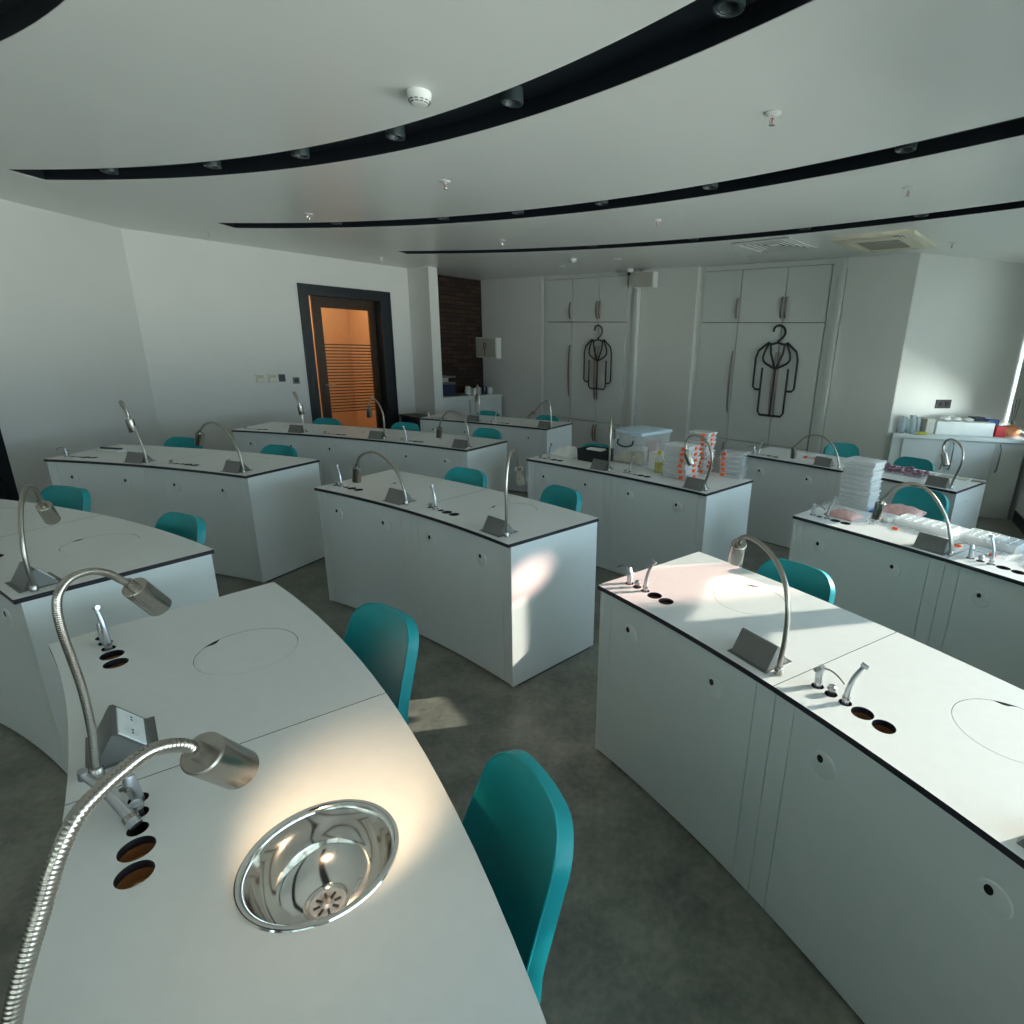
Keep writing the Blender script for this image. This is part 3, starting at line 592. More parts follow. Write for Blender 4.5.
for key, (row, a0, ws, lab) in BENCH.items():
    a1 = a0 + sum(ws); mid = (a0+a1)/2
    root = thing('lab_bench', lab, 'bench', tuple(BP(row, mid, DEP/2)), 0, None); bench_root[key] = root
    e = .0012/RR[row]
    aa = a0
    for si, w in enumerate(ws):
        sc = w/.845*1.0
        A = lambda s: aa + s*sc
        # worktop slab with holes
        bm = bmesh.new(); prism(bm, arc_poly(BC, RR[row], RR[row]+DEP, aa + (e if si else 0), aa + w - (e if si < len(ws)-1 else 0), 10), TOP - .018, TOP)
        for f in bm.faces:
            f.normal_update(); f.material_index = 0 if abs(f.normal.z) > .5 else 1
        wt = obj('worktop', bm, [M['lam'], M['core']], root)
        cut = bmesh.new()
        for s in HS: prism(cut, circ(HR, 24), -.05, .05, BF(row, A(s), RHO_H, TOP), 1)
        for s in HCUP: prism(cut, circ(CR_, 32), -.05, .05, BF(row, A(s), RHO_H, TOP), 1)
        sink = key == 'A' and si == 1; FD = BF(row, A(.398 if sink else DISC[0]), .392 if sink else DISC[1], TOP)
        prism(cut, circ(.128 if sink else DISC[2] + .0016, 56), -.05, .05, FD, 1)
        boolean_cut(wt, cut)
        # sleeves under the holes; black for their inner shade, keeping out light from below
        for s in HS:
            bm = bmesh.new(); lathe(bm, [(HR, -.0178), (HR, -.09), (.001, -.09)], 20, BF(row, A(s), RHO_H, TOP)); obj('holder_sleeve', bm, M['dark'], root)
        for k, s in enumerate(HCUP):
            bm = bmesh.new(); lathe(bm, [(CR_ + .002, -.018), (CR_, -.0195), (CR_*.92, -.040), (.001, -.042)], 28, BF(row, A(s), RHO_H, TOP)); cp = obj('holder_cup', bm, M['cup'], root, 40)
            if k: bm = bmesh.new(); lathe(bm, [(.010, -.041), (.010, -.030), (.006, -.026), (.001, -.026)], 14, BF(row, A(s), RHO_H, TOP)); obj('cup_stud', bm, M['cream'], cp, 40)
        if sink:
            bm = bmesh.new()
            lathe(bm, [(.1285, -.004), (.137, .0004), (.1355, .003), (.129, .0036), (.124, .001), (.121, -.006), (.117, -.03), (.106, -.062), (.085, -.088), (.055, -.102), (.040, -.106), (.038, -.110), (.034, -.112)], 72, FD); bowl = obj('sink_bowl', bm, M['chrome'], root, 40)
            bm = bmesh.new(); lathe(bm, [(.034, -.112), (.031, -.1095), (.027, -.111), (.010, -.1112), (.006, -.108), (.001, -.1075)], 40, FD)
            dr = obj('drain_strainer', bm, M['satin'], bowl, 40)
            bm = bmesh.new()
            for k in range(8):
                Rm = FD @ Matrix.Rotation(2*PI*k/8, 4, 'Z'); box(bm, (.012, -.0022, -.1125), (.024, .0022, -.1098), Rm)
            o_ = obj('drain_slot_shade', bm, M['dark'], bowl)  # solid black strips painted for the shade in the strainer slots
        else:
            na = NOTCH.get(key, -2.7) ; P = []
            for i in range(72):
                t_ = 2*PI*i/72; dl = (t_ - na + PI) % (2*PI) - PI; r_ = DISC[2] - (.013*max(0, cos(dl/.19*PI/2)) if abs(dl) < .19 else 0); P.append((r_*cos(t_), r_*sin(t_)))
            bm = bmesh.new(); prism(bm, P, -.012, 0, FD); obj('sink_cover', bm, M['lam'], root)
            bm = bmesh.new(); lathe(bm, [(DISC[2] + .006, -.0182), (DISC[2] + .004, -.05), (.001, -.06)], 40, FD); obj('groove_shade_cup', bm, M['dark'], root)  # added black cup, darkens the cover groove and blocks light from below
        # power unit: flush plate and flip-up wedge with sockets on the chair side
        PF = BF(row, aa + LAMPA.get((key, si), aa + .79*sc) - aa - .096*sc, .092, TOP)
        bm = rbox((-.078, -.064, .0002), (.078, .064, .0022), .0008, PF, 1); pu = obj('power_unit', bm, M['grey'], root)
        bm = bmesh.new(); w_ = .070; pr = [(-.050, .0022), (.050, .0022), (.046, .008), (-.004, .070), (-.011, .070)]
        A_ = [bm.verts.new(PF @ Vector((-w_, yy, zz))) for yy, zz in pr]; B_ = [bm.verts.new(PF @ Vector((w_, yy, zz))) for yy, zz in pr]
        bm.faces.new(A_); bm.faces.new(B_[::-1])
        for i in range(5): bm.faces.new((A_[i], B_[i], B_[(i+1) % 5], A_[(i+1) % 5]))
        obj('flip_housing', bm, M['grey'], pu)
        sl = Vector((0, .050, -.062)); sl.normalize(); nrm = Vector((0, .062, .050)).normalized()
        SFm = PF @ Matrix((Vector((1, 0, 0)), sl, -nrm)).transposed().to_4x4()
        SF = Matrix.Translation(PF @ Vector((0, .021, .039)) - PF.translation) @ Matrix.Translation(PF.translation) @ (PF.to_3x3() @ Matrix((Vector((1, 0, 0)), sl, nrm)).transposed()).to_4x4()
        bm = rbox((-.058, -.033, -.004), (.058, .033, .003), .001, SF, 1); fc = obj('socket_face', bm, M['white'], pu)
        bm = bmesh.new()
        for k in (-1, 1): cyl(bm, SF @ Vector((.029*k, 0, .0022)), SF @ Vector((.029*k, 0, .0036)), .018, seg=20); cyl(bm, SF @ Vector((.029*k - .006, 0, .003)), SF @ Vector((.029*k - .006, 0, .0042)), .0028, seg=8, mi=1); cyl(bm, SF @ Vector((.029*k + .006, 0, .003)), SF @ Vector((.029*k + .006, 0, .0042)), .0028, seg=8, mi=1)
        obj('outlets', bm, [M['ward'], M['dark']], pu)
        # front panels
        for s0, s1, kind in ((0.0, .08, 'filler_panel'), (.08, .915, 'front_panel'), (.915, 1.0, 'filler_panel')):
            g = .0012/RR[row]
            q0, q1 = aa + w*s0 + g, aa + w*s1 - g
            if si == 0 and s0 == 0: q0 = aa + .019/RR[row]
            if si == len(ws)-1 and s1 == 1: q1 = aa + w - .019/RR[row]
            bm2 = bmesh.new(); prism(bm2, arc_poly(BC, RR[row] + .019, RR[row] + .037, q0, q1, 8 if s0 == .08 else 2), .012, TOP - .0185)
            fp = obj(kind, bm2, M['panel'], root)
            if kind == 'front_panel':
                for fpos in (.215, .722):
                    q = aa + w*fpos; PM = BF(row, q, .019, .655) @ Matrix.Rotation(PI/2, 4, 'X')
                    bm2 = bmesh.new(); lathe(bm2, [(.001, .0052), (.033, .0052), (.036, .0044), (.0375, .0025), (.038, -.0005)], 36, PM); pt_ = obj('cable_port', bm2, M['panel'], fp, 30)
                    bm2 = bmesh.new(); prism(bm2, [(x_*.0095 - .010, y_*.0115 + .015) for x_, y_ in circ(1, 16)], .0048, .0060, PM); obj('port_hole_shade', bm2, M['dark'], pt_)  # solid black disc painted for the shade in the port hole
        bm2 = bmesh.new(); prism(bm2, arc_poly(BC, RR[row] + .0375, RR[row] + .050, aa + .03/RR[row], aa + w - .03/RR[row], 8), .0, TOP - .020); obj('back_board', bm2, M['plug'], root)
        if si:
            bm2 = bmesh.new(); prism(bm2, arc_poly(BC, RR[row] + .051, RR[row] + DEP - .1, aa - .009/RR[row], aa + .009/RR[row], 2), 0, TOP - .0195); obj('divider', bm2, M['panel'], root)
        aa += w
    # end panels
    for q0, q1 in ((a0 + .001/RR[row], a0 + .018/RR[row]), (a1 - .018/RR[row], a1 - .001/RR[row])):
        bm2 = bmesh.new(); prism(bm2, arc_poly(BC, RR[row] + .017, RR[row] + DEP - .012, q0, q1, 2), .010, TOP - .0185); ep = obj('end_panel', bm2, M['panel'], root)
        bm2 = bmesh.new(); prism(bm2, arc_poly(BC, RR[row] + .055, RR[row] + DEP - .04, q0, q1, 2), 0, .010); obj('foot_rail', bm2, M['plug'], root)
        for z in (.70, .40):
            s_ = -1 if q0 < mid else 1; qq = q0 if s_ < 0 else q1
            bm2 = bmesh.new(); P = BP(row, qq, .24, z); tt = Vector((cos(qq), -sin(qq), 0))*s_; cyl(bm2, P, P + tt*.0025, .006, .004, seg=12); obj('screw_cap', bm2, M['white'], ep)

# ------------------------------------------------------------------ gooseneck lamps
EDGE = [(0, 0), (0, .14), (.004, .26), (.03, .36), (.085, .415), (.145, .415), (.19, .375), (.215, .325), (.225, .30), (.265, .20)]
LAMPS = [
 ('A', .8649, 1.477, [(0,0),(.011,.111),(.014,.206),(.010,.278),(.006,.337),(.007,.387),(.016,.419),(.038,.439),(.063,.443),(.093,.437),(.122,.419),(.144,.395),(.168,.369),(.229,.281)], 'gooseneck lamp bent over the closed sink cover on the nearest bench', None),
 ('A', 1.0717, 1.219, [(0,0),(.03,.11),(.062,.22),(.089,.311),(.111,.364),(.131,.405),(.15,.444),(.171,.472),(.193,.484),(.215,.491),(.235,.494),(.254,.488),(.271,.476),(.287,.454),(.30,.42)], 'lit gooseneck lamp in the foreground shining on the open steel sink', (.02, .60, -.80)),
 ('B', .5519, 2.09, [(0,0),(-.005,.1),(.009,.184),(.047,.26),(.096,.316),(.157,.347),(.208,.345),(.238,.323),(.259,.285),(.276,.251),(.34,.161)], 'gooseneck lamp at the left picture edge on the left foreground bench', None),
 ('C', .1660, 2.976, [(0,0),(.01,.12),(.045,.25),(.095,.36),(.125,.415),(.12,.435),(.10,.42),(.085,.37),(.078,.31),(.062,.22)], 'gooseneck lamp leaning away, middle of the bench by the left wall', None),
 ('C', .3138, 2.828, [(0,0),(.015,.134),(.069,.244),(.139,.309),(.221,.331),(.29,.314),(.337,.278),(.358,.249),(.389,.148)], 'gooseneck lamp arching left at the right end of the left wall bench', None),
 ('F', .5717, 2.67, [(0,0),(.012,.094),(.059,.186),(.124,.247),(.218,.281),(.296,.272),(.361,.235),(.386,.189),(.392,.171),(.405,.072)], 'gooseneck lamp arching left in the middle of the center bench', None),
 ('F', .7170, math.atan2(.99, -.16) - .30, EDGE, 'upright gooseneck lamp at the right corner of the center bench', None),
 ('J', .9809, 1.861, [(0,0),(0,.038),(-.007,.11),(-.005,.185),(.008,.243),(.032,.288),(.077,.325),(.136,.345),(.196,.352),(.247,.347),(.281,.332),(.295,.307),(.304,.25)], 'gooseneck lamp arching over the sunlit bench at the lower right', (.06, .47, -.88)),
 ('D', .1780, 2.964, [(0,0),(.008,.15),(.035,.29),(.066,.375),(.066,.392),(.05,.385),(.032,.34),(.020,.27),(.008,.18)], 'leftmost gooseneck lamp on the long bench before the door', None),
 ('D', .3003, 2.541, [(0,0),(-.012,.135),(-.005,.244),(.046,.327),(.115,.376),(.158,.378),(.194,.337),(.209,.279),(.217,.178)], 'gooseneck lamp seen against the door at the middle of the long bench', None),
 ('D', .4289, 2.813, [(0,0),(-.001,.162),(.016,.225),(.052,.282),(.102,.318),(.145,.326),(.205,.311),(.252,.268),(.281,.221),(.296,.165),(.31,.064)], 'gooseneck lamp arching left at the right end of the long bench', None),
 ('E', .3160, math.atan2(6.8, -1.45) + .12, EDGE, 'gooseneck lamp in front of the alcove cabinet on the farthest bench', None),
 ('E', .4238, 2.518, [(0,0),(.009,.164),(.025,.266),(.06,.31),(.124,.285),(.233,.194),(.277,.15),(.371,.071)], 'sharply kinked gooseneck lamp at the right end of the farthest bench', None),
 ('G', .6270, math.atan2(4.24, .06) - .06, EDGE, 'straight standing gooseneck lamp before the black case', None),
 ('G', .7413, 2.4, [(0,0),(.008,.051),(-.009,.118),(-.028,.202),(-.021,.263),(.012,.321),(.071,.361),(.127,.366),(.173,.34),(.188,.297),(.174,.239),(.131,.162)], 'hooked gooseneck lamp in front of the orange-clipped cases', None),
 ('H', .7765, 2.47, [(0,0),(.031,.118),(.08,.191),(.156,.242),(.239,.256),(.314,.223),(.368,.165),(.394,.12),(.394,.02)], 'gooseneck lamp in a low half circle on the back right bench', None),
 ('H', .8712, 1.77, [(0,0),(-.006,.066),(-.045,.196),(-.037,.28),(.012,.331),(.083,.352),(.132,.332),(.147,.29),(.129,.236),(.077,.144)], 'looped gooseneck lamp at the right end of the back right bench', None),
 ('I', .9455, 2.296, [(0,0),(.009,.068),(.039,.155),(.084,.227),(.142,.286),(.2,.311),(.254,.307),(.306,.276),(.339,.23),(.361,.184),(.373,.071)], 'gooseneck lamp arching over the compartment trays on the right bench', None),
]
for key, ang, hd, pts, lab, dirv in LAMPS:
    row = BENCH[key][0]; B = BP(row, ang, .05 if (key == 'A' and ang < 1) else LAMP_RHO, TOP + .0004)
    t = thing('gooseneck_lamp', lab, 'lamp', tuple(B), hd, 'gooseneck lamps on the benches')
    lit = dirv is not None and key == 'A'
    h0, h1 = Vector((pts[-2][0], 0, pts[-2][1])), Vector((pts[-1][0], 0, pts[-1][1]))
    if dirv: hv = Matrix.Rotation(-hd, 3, 'Z') @ Vector(dirv).normalized()
    else: hv = (h1 - h0).normalized()
    HL, HRd = (.085 if dirv else .092), (.024 if lit else .0255)
    h1 = h0 + hv*HL
    bm = bmesh.new(); lathe(bm, [(.001, .001), (.0125, .001), (.0125, .022), (.010, .025), (.001, .025)], 20); obj('base_collar', bm, M['steel'], t, 40, True)
    path = [Vector((u, 0, z)) for u, z in pts[:-1]]; path[0].z = .022
    path = path[:-1] + [h0 - hv*.012]
    sp_ = smooth_path(path, 7)
    if key == 'A':
        acc = [0]
        for i_ in range(1, len(sp_)): acc.append(acc[-1] + (sp_[i_] - sp_[i_-1]).length)
        n_ = int(acc[-1]/.0011); fine = []; k_ = 1
        for i_ in range(n_ + 1):
            d_ = acc[-1]*i_/n_
            while k_ < len(acc) - 1 and acc[k_] < d_: k_ += 1
            fine.append(sp_[k_-1].lerp(sp_[k_], (d_ - acc[k_-1])/max(1e-9, acc[k_] - acc[k_-1])))
        tot = acc[-1]; bm = bmesh.new(); tube(bm, fine, lambda f: 0.0077 + .0002*sin(2*PI*f*tot/.0044), 14); obj('gooseneck', bm, M['steel'], t, 60, True)
    else:
        bm = bmesh.new(); tube(bm, sp_, .0078, 12); obj('gooseneck', bm, M['hose'], t, 60, True)
    bm = bmesh.new(); cyl(bm, h0 - hv*.02, h0 + hv*.002, .0105, .0105, 16); obj('neck_collar', bm, M['steel'], t, 40, True)
    HM = Matrix.Translation(h0) @ frame_z(hv).to_4x4()
    bm = bmesh.new(); lathe(bm, [(.001, 0), (HRd - .002, 0), (HRd, .002), (HRd, HL - .001), (HRd - .0005, HL), (HRd - .003, HL), (HRd - .003, HL - .014), (.001, HL - .014)], 36, HM); hdm = obj('lamp_head', bm, M['steel'], t, 35, True)
    bm = bmesh.new(); lathe(bm, [(.001, HL - .008), (.016, HL - .009), (HRd - .0035, HL - .0135)], 24, HM)
    obj('bulb', bm, M['bulb'] if lit else M['lens'], hdm, 50, True)
    if lit:
        sp = bpy.data.lights.new('lamp_beam', 'SPOT'); sp.energy = 14; sp.color = (1, .72, .45); sp.spot_size = .92; sp.spot_blend = .85; sp.shadow_soft_size = .018
        so = bpy.data.objects.new('lamp_beam', sp); C.objects.link(so); Rz = Matrix.Rotation(hd, 3, 'Z')
        so.location = B + Rz @ (h1 + hv*.004); wd = (Rz @ hv) + Vector((-.10, .03, 0)); so.rotation_euler = wd.to_track_quat('-Z', 'Y').to_euler()

# ------------------------------------------------------------------ dental instruments standing in the holes
def handpiece(label, P, rz, tilt, lift=0):
    P = P + Vector((0, 0, lift))
    t = thing('handpiece', label, 'instrument', tuple(P), rz, 'handpieces in the benches')
    Mx = Matrix.Rotation(tilt, 4, 'Y')
    if tilt > .5: t.scale = (1.2, 1.2, 1.2)
    bm = bmesh.new(); tube(bm, [Mx @ v for v in smooth_path([(0, 0, -.03 + .03*(tilt > .5)), (0, 0, .02), (.002, 0, .055), (.010, 0, .09), (.026, 0, .128)], 5)], lambda f: .0098 - .0042*f, 14); b = obj('body', bm, M['satin'], t, 60, True)
    bm = bmesh.new(); q0 = Mx @ Vector((.018, 0, .133)); q1 = Mx @ Vector((.036, 0, .126)); cyl(bm, q0, q1, .0068, .0062, 14); obj('head', bm, M['satin'], t, 40, True)
    bm = bmesh.new(); cyl(bm, Mx @ Vector((0, 0, .012)), Mx @ Vector((0, 0, .020)), .0106, .0106, 14); obj('ring', bm, M['steel'], t, 40, True)
def syringe(label, P, rz, tilt=0):
    t = thing('syringe', label, 'instrument', tuple(P), rz, 'three-way syringes in the benches')
    Mx = Matrix.Rotation(tilt, 4, 'Y')
    bm = bmesh.new(); tube(bm, [Mx @ Vector(v) for v in ((0, 0, -.02), (0, 0, .01), (0, 0, .035), (.002, 0, .055), (.006, 0, .066))], lambda f: .009 + .003*sin(f*3), 14); obj('body', bm, M['satin'], t, 60, True)
    bm = bmesh.new(); tube(bm, [Mx @ v for v in smooth_path([(.004, 0, .060), (.028, 0, .066), (.052, 0, .060), (.075, 0, .046)], 4)], .0024, 8); obj('nozzle', bm, M['steel'], t, 60, True)
    bm = bmesh.new()
    for s_ in (-1, 1): cyl(bm, Mx @ Vector((-.008, .005*s_, .045)), Mx @ Vector((-.016, .005*s_, .048)), .0042, .0042, 10)
    obj('buttons', bm, M['steel'], t, 40, True)
def coupling(label, P, rz):
    t = thing('coupling', label, 'instrument', tuple(P), rz, 'short couplings in the benches')
    bm = bmesh.new(); lathe(bm, [(.001, -.02), (.009, -.02), (.009, .010), (.012, .014), (.012, .024), (.008, .028), (.001, .028)], 18); obj('body', bm, M['satin'], t, 40, True)
    bm = bmesh.new(); lathe(bm, [(.0125, .016), (.0128, .018), (.0125, .020)], 18); obj('ring', bm, M['steel'], t, 40, True)
def hole(key, si, k):
    row, a0, ws, _ = BENCH[key]; a = a0 + sum(ws[:si]) + HS[k]*ws[si]/.845; return BP(row, a, RHO_H, TOP), a
def put(fn, key, si, k, label, rz=0, *args):
    P, a = hole(key, si, k); fn(label, P, -a + rz, *args)
put(handpiece, 'A', 0, 2, 'upright handpiece in front of the closed sink cover, nearest bench', PI + .35, -.10)
put(syringe, 'A', 0, 1, 'syringe just behind the upright handpiece on the nearest bench', 3.1)
put(handpiece, 'A', 1, 2, 'handpiece leaning far left beside the open steel sink', PI + .55, .95, .010)
put(coupling, 'A', 1, 1, 'short coupling between the leaning handpiece and grey power unit', 0)
put(syringe, 'A', 1, 0, 'syringe by the power unit of the nearest bench', 2.4, -.2)
put(syringe, 'J', 0, 0, 'syringe at the far corner of the sunlit bench', PI)
put(coupling, 'J', 0, 1, 'short coupling in the bright sun patch of the sunlit bench', 0)
put(handpiece, 'J', 0, 2, 'handpiece standing in the bright sun patch at the far corner', .3, .03)
put(syringe, 'J', 1, 0, 'syringe right of the lamp on the sunlit bench', .1)
put(coupling, 'J', 1, 1, 'short coupling right of the lamp on the sunlit bench', 0)
put(handpiece, 'J', 1, 2, 'handpiece standing right of the lamp on the sunlit bench', .3, .03)
put(coupling, 'F', 0, 0, 'short coupling at the left end of the center bench', 0)
put(handpiece, 'F', 0, 1, 'handpiece at the left end of the center bench', PI, -.02)
put(coupling, 'F', 1, 0, 'short coupling in the middle of the center bench', 0)
put(handpiece, 'F', 1, 1, 'handpiece in the middle of the center bench', PI, -.02)
put(syringe, 'C', 0, 0, 'syringe at the left end of the bench by the left wall', PI)
put(coupling, 'C', 1, 0, 'short coupling in the middle of the left wall bench', 0)
put(coupling, 'D', 0, 0, 'short coupling at the left end of the long bench', 0)
put(coupling, 'D', 1, 0, 'short coupling at the middle place of the long bench', 0)
put(coupling, 'D', 2, 0, 'short coupling at the right place of the long bench', 0)
put(handpiece, 'D', 2, 1, 'handpiece at the right place of the long bench', PI, -.02)
put(syringe, 'E', 0, 0, 'bright syringe at the left end of the farthest bench', PI)
put(coupling, 'E', 1, 0, 'short coupling in the middle of the farthest bench', 0)
put(handpiece, 'E', 1, 1, 'handpiece in the middle of the farthest bench', 0, .02)
put(coupling, 'G', 0, 0, 'short coupling at the left end of the bench with cases', 0)
put(handpiece, 'G', 0, 2, 'handpiece left of the white sheet on the bench with cases', 0, .0)
put(coupling, 'G', 1, 0, 'short coupling in front of the clear storage box', 0)
put(handpiece, 'G', 1, 1, 'handpiece in front of the clear storage box', 0, .0)
put(syringe, 'H', 0, 0, 'syringe at the left end of the back right bench', PI)
put(handpiece, 'H', 0, 1, 'handpiece at the left end of the back right bench', 0, .0)
put(syringe, 'I', 0, 0, 'syringe at the left corner of the tray bench', 0)
put(handpiece, 'I', 0, 2, 'handpiece before the milky case stack on the tray bench', .2, .06)
put(syringe, 'I', 1, 0, 'syringe between the compartment trays, right part of the tray bench', PI)
put(coupling, 'I', 1, 1, 'short coupling right of the lamp on the tray bench', 0)
put(handpiece, 'I', 1, 2, 'handpiece at the far right of the tray bench', PI, -.02)

# ------------------------------------------------------------------ chairs
def make_chair():
    root = thing('chair', 'x', 'chair', (0, 0, 0), 0, 'teal chairs at the benches')
    prof = smooth_path([(0, -.215, .462), (0, -.12, .452), (0, 0, .448), (0, .10, .455), (0, .125, .482), (0, .155, .55), (0, .188, .65), (0, .221, .75), (0, .254, .850)], 5)
    L = [0]
    for i in range(1, len(prof)): L.append(L[-1] + (prof[i]-prof[i-1]).length)
    T = L[-1]; N = 44; NU = 14
    def at(s):
        for i in range(1, len(L)):
            if s <= L[i] + 1e-9: f = (s-L[i-1])/(L[i]-L[i-1]); return prof[i-1].lerp(prof[i], f)
        return prof[-1]
    ss = [T*(.5 - .5*cos(PI*i/N)) for i in range(N+1)]
    bm = bmesh.new(); rows = []
    for s in ss:
        f = s/T; w = .192 - .038*max(0, (f-.5)/.5); r = .075; d = min(s, T - s)
        if d < r: w = w - r + math.sqrt(max(r*r - (r-d)**2, 0))
        w = max(w, .05); p = at(s); back = max(0, min(1, (f-.45)/.2))
        rows.append([bm.verts.new((w*u, p.y - back*.045*(w*u/.2)**2, p.z + (1-back)*.02*(w*u/.2)**2)) for u in [(-1 + 2*k/NU) for k in range(NU+1)]])
    for a, b in zip(rows, rows[1:]):
        for k in range(NU): bm.faces.new((a[k], a[k+1], b[k+1], b[k]))
    edge = [r[0].co.copy() for r in rows] + [v.co.copy() for v in rows[-1][1:]] + [r[-1].co.copy() for r in rows[::-1][1:]] + [v.co.copy() for v in rows[0][::-1][1:-1]]
    bmesh.ops.recalc_face_normals(bm, faces=bm.faces)
    if bm.faces[0].normal.z < 0: bmesh.ops.reverse_faces(bm, faces=bm.faces)
    me = bpy.data.meshes.new('seat_shell'); bm.to_mesh(me); bm.free(); me.materials.append(M['teal'])
    sh = bpy.data.objects.new('seat_shell', me); C.objects.link(sh); sh.parent = root
    md = sh.modifiers.new('s', 'SOLIDIFY'); md.thickness = .034; md.offset = -1
    mv = sh.modifiers.new('v', 'BEVEL'); mv.width = .007; mv.segments = 3; mv.limit_method = 'ANGLE'; mv.angle_limit = 1.0
    bpy.context.view_layer.update()
    nm = bpy.data.meshes.new_from_object(sh.evaluated_get(bpy.context.evaluated_depsgraph_get())); sh.modifiers.clear(); sh.data = nm
    for p in nm.polygons: p.use_smooth = True
    nm.set_sharp_from_angle(angle=math.radians(50))
    bm = bmesh.new(); tube(bm, edge, .0028, 6, closed=True); obj('piping', bm, M['teal'], sh, 60, True)
    bm = bmesh.new(); box(bm, (-.13, -.12, .400), (.13, .10, .4135)); obj('seat_bracket', bm, M['satin'], root, None, True)
    for sx in (-1, 1):
        for sy in (-1, 1):
            bm = bmesh.new(); tube(bm, smooth_path([(sx*.10, sy*.10 - .01, .405), (sx*.155, sy*.15 - .01, .39), (sx*.19, sy*.185 - .01, .20), (sx*.205, sy*.20 - .01, .006)], 4), .0095, 10); lg = obj('leg', bm, M['satin'], root, 60, True)
            bm = bmesh.new(); cyl(bm, (sx*.205, sy*.20 - .01, 0), (sx*.205, sy*.20 - .01, .012), .012, seg=10); obj('glide', bm, M['rubber'], lg, None, True)
    return root
chair0 = make_chair(); first = [True]
CH = [(-.70, 1.67, -.62, 'teal chair beyond the closed sink cover, second nearest the camera'),
 (-.125, .94, -.985, 'nearest teal chair beside the bench with the open sink'),
 (.86, 2.225, -.76, 'teal chair behind the sunlit bench'),
 (-3.05, 3.045, -.20, 'left of the two teal chairs behind the left foreground bench'),
 (-2.07, 2.615, -.40, 'right of the two teal chairs behind the left foreground bench'),
 (-.955, 3.875, -.38, 'left teal chair behind the center bench'),
 (-.235, 3.43, -.74, 'right teal chair behind the center bench'),
 (-.04, 5.10, -.30, 'teal chair mostly hidden by the black case'),
 (2.22, 3.72, -.80, 'teal chair behind the compartment trays')]
def polar(r, rho, a, dh, lab): P = BP(r, a, rho); CH.append((P.x, P.y, -a + dh, lab))
polar(1, .80, .1005, 0, 'left of the two teal chairs near the left wall')
polar(1, .76, .249, 0, 'right of the two teal chairs near the left wall')
polar(2, .76, .147, 0, 'teal chair in front of the left door jamb')
polar(2, .82, .262, 0, 'teal chair between the door and the navy cabinet')
polar(2, .90, .381, 0, 'teal chair at the right end of the long bench')
polar(3, .72, .290, 0, 'teal chair in front of the alcove cabinet')
polar(3, .72, .380, 0, 'teal chair behind the kinked lamp on the farthest bench')
polar(3, 1.15, .735, .55, 'turned teal chair standing away from the back right bench')
polar(3, .88, .8125, 0, 'teal chair behind the mauve pieces')
for x, y, rz, lab in CH:
    c = chair0 if first[0] else copy_tree(chair0); first[0] = False
    b = Vector((0, .235, 0)); b.rotate(Matrix.Rotation(rz, 3, 'Z')); c.location = (x - b.x, y - b.y, 0); c.rotation_euler = (0, 0, rz); c['label'] = lab

# ------------------------------------------------------------------ cases, boxes and trays on the benches
def case_proto(name, sx, sy, sz, m, clips):
    root = thing(name, 'x', 'case', (0, 0, 0))
    h = sz - .0008; lh = h*.35
    bm = bmesh.new(); b0 = [(-sx/2 + .008, -sy/2 + .008), (sx/2 - .008, -sy/2 + .008), (sx/2 - .008, sy/2 - .008), (-sx/2 + .008, sy/2 - .008)]
    A_ = [bm.verts.new((x, y, 0)) for x, y in b0]; B_ = [bm.verts.new((x*(sx/(sx-.016)), y*(sy/(sy-.016)), h - lh)) for x, y in b0]; Cc = [bm.verts.new((x*.94, y*.94, .006)) for x, y in b0]; D_ = [bm.verts.new((v.co.x*.965, v.co.y*.965, h - lh)) for v in B_]
    bm.faces.new(A_[::-1]); bm.faces.new(Cc)
    for i in range(4):
        j = (i+1) % 4; bm.faces.new((A_[i], A_[j], B_[j], B_[i])); bm.faces.new((B_[i], B_[j], D_[j], D_[i])); bm.faces.new((D_[i], D_[j], Cc[j], Cc[i]))
    obj('base', bm, m, root, None, True)
    bm = rbox((-sx/2 - .002, -sy/2 - .002, h - lh), (sx/2 + .002, sy/2 + .002, h), .004); obj('lid', bm, m, root, 40, True)
    for cx_, cy_ in clips:
        bm = rbox((cx_ - .016, cy_ - .006, h*.25), (cx_ + .016, cy_ + .006, h*.85), .002) if abs(cy_) > sy/2 - .01 else rbox((cx_ - .006, cy_ - .016, h*.25), (cx_ + .006, cy_ + .016, h*.85), .002)
        obj('clip', bm, M['orange'], root, None, True)
    return root
ORD = ['bottom', 'second', 'third', 'fourth', 'fifth', 'sixth', 'seventh', 'eighth', 'ninth', 'tenth', 'eleventh', 'twelfth']
def stack(proto, n, x, y, z, rz, dz, what, group, jit=.008, lean=(0, 0), first_use=True):
    for i in range(n):
        c = proto if (first_use and i == 0) else copy_tree(proto)
        c.location = (x + random.uniform(-jit, jit) + lean[0]*i, y + random.uniform(-jit, jit) + lean[1]*i, z + dz*i); c.rotation_euler = (0, 0, rz + random.uniform(-.06, .06)*(jit/.008))
        c['group'] = group; c['label'] = ('topmost ' if i == n-1 else ORD[i] + (' ' if i == 0 else ' lowest ')) + what
sx, sy = .21, .17
P1 = case_proto('instrument_case', sx, sy, .0415, M['milky'], [(sx/2 + .003, .02), (.06, -sy/2 - .003)])
gz = -.70
stack(P1, 6, .60, 4.07, TOPI, gz, .0415, 'clear case in the left orange-clipped stack behind the hooked lamp', 'left stack of clear cases')
P2 = case_proto('instrument_case', .17, .15, .035, M['milky'], [(.085 + .003, .0), (.045, -.15/2 - .003)])
stack(P2, 9, .775, 4.30, TOPI, gz + .1, .035, 'clear case in the tall stack with orange rows', 'tall stack of clear cases', .010)
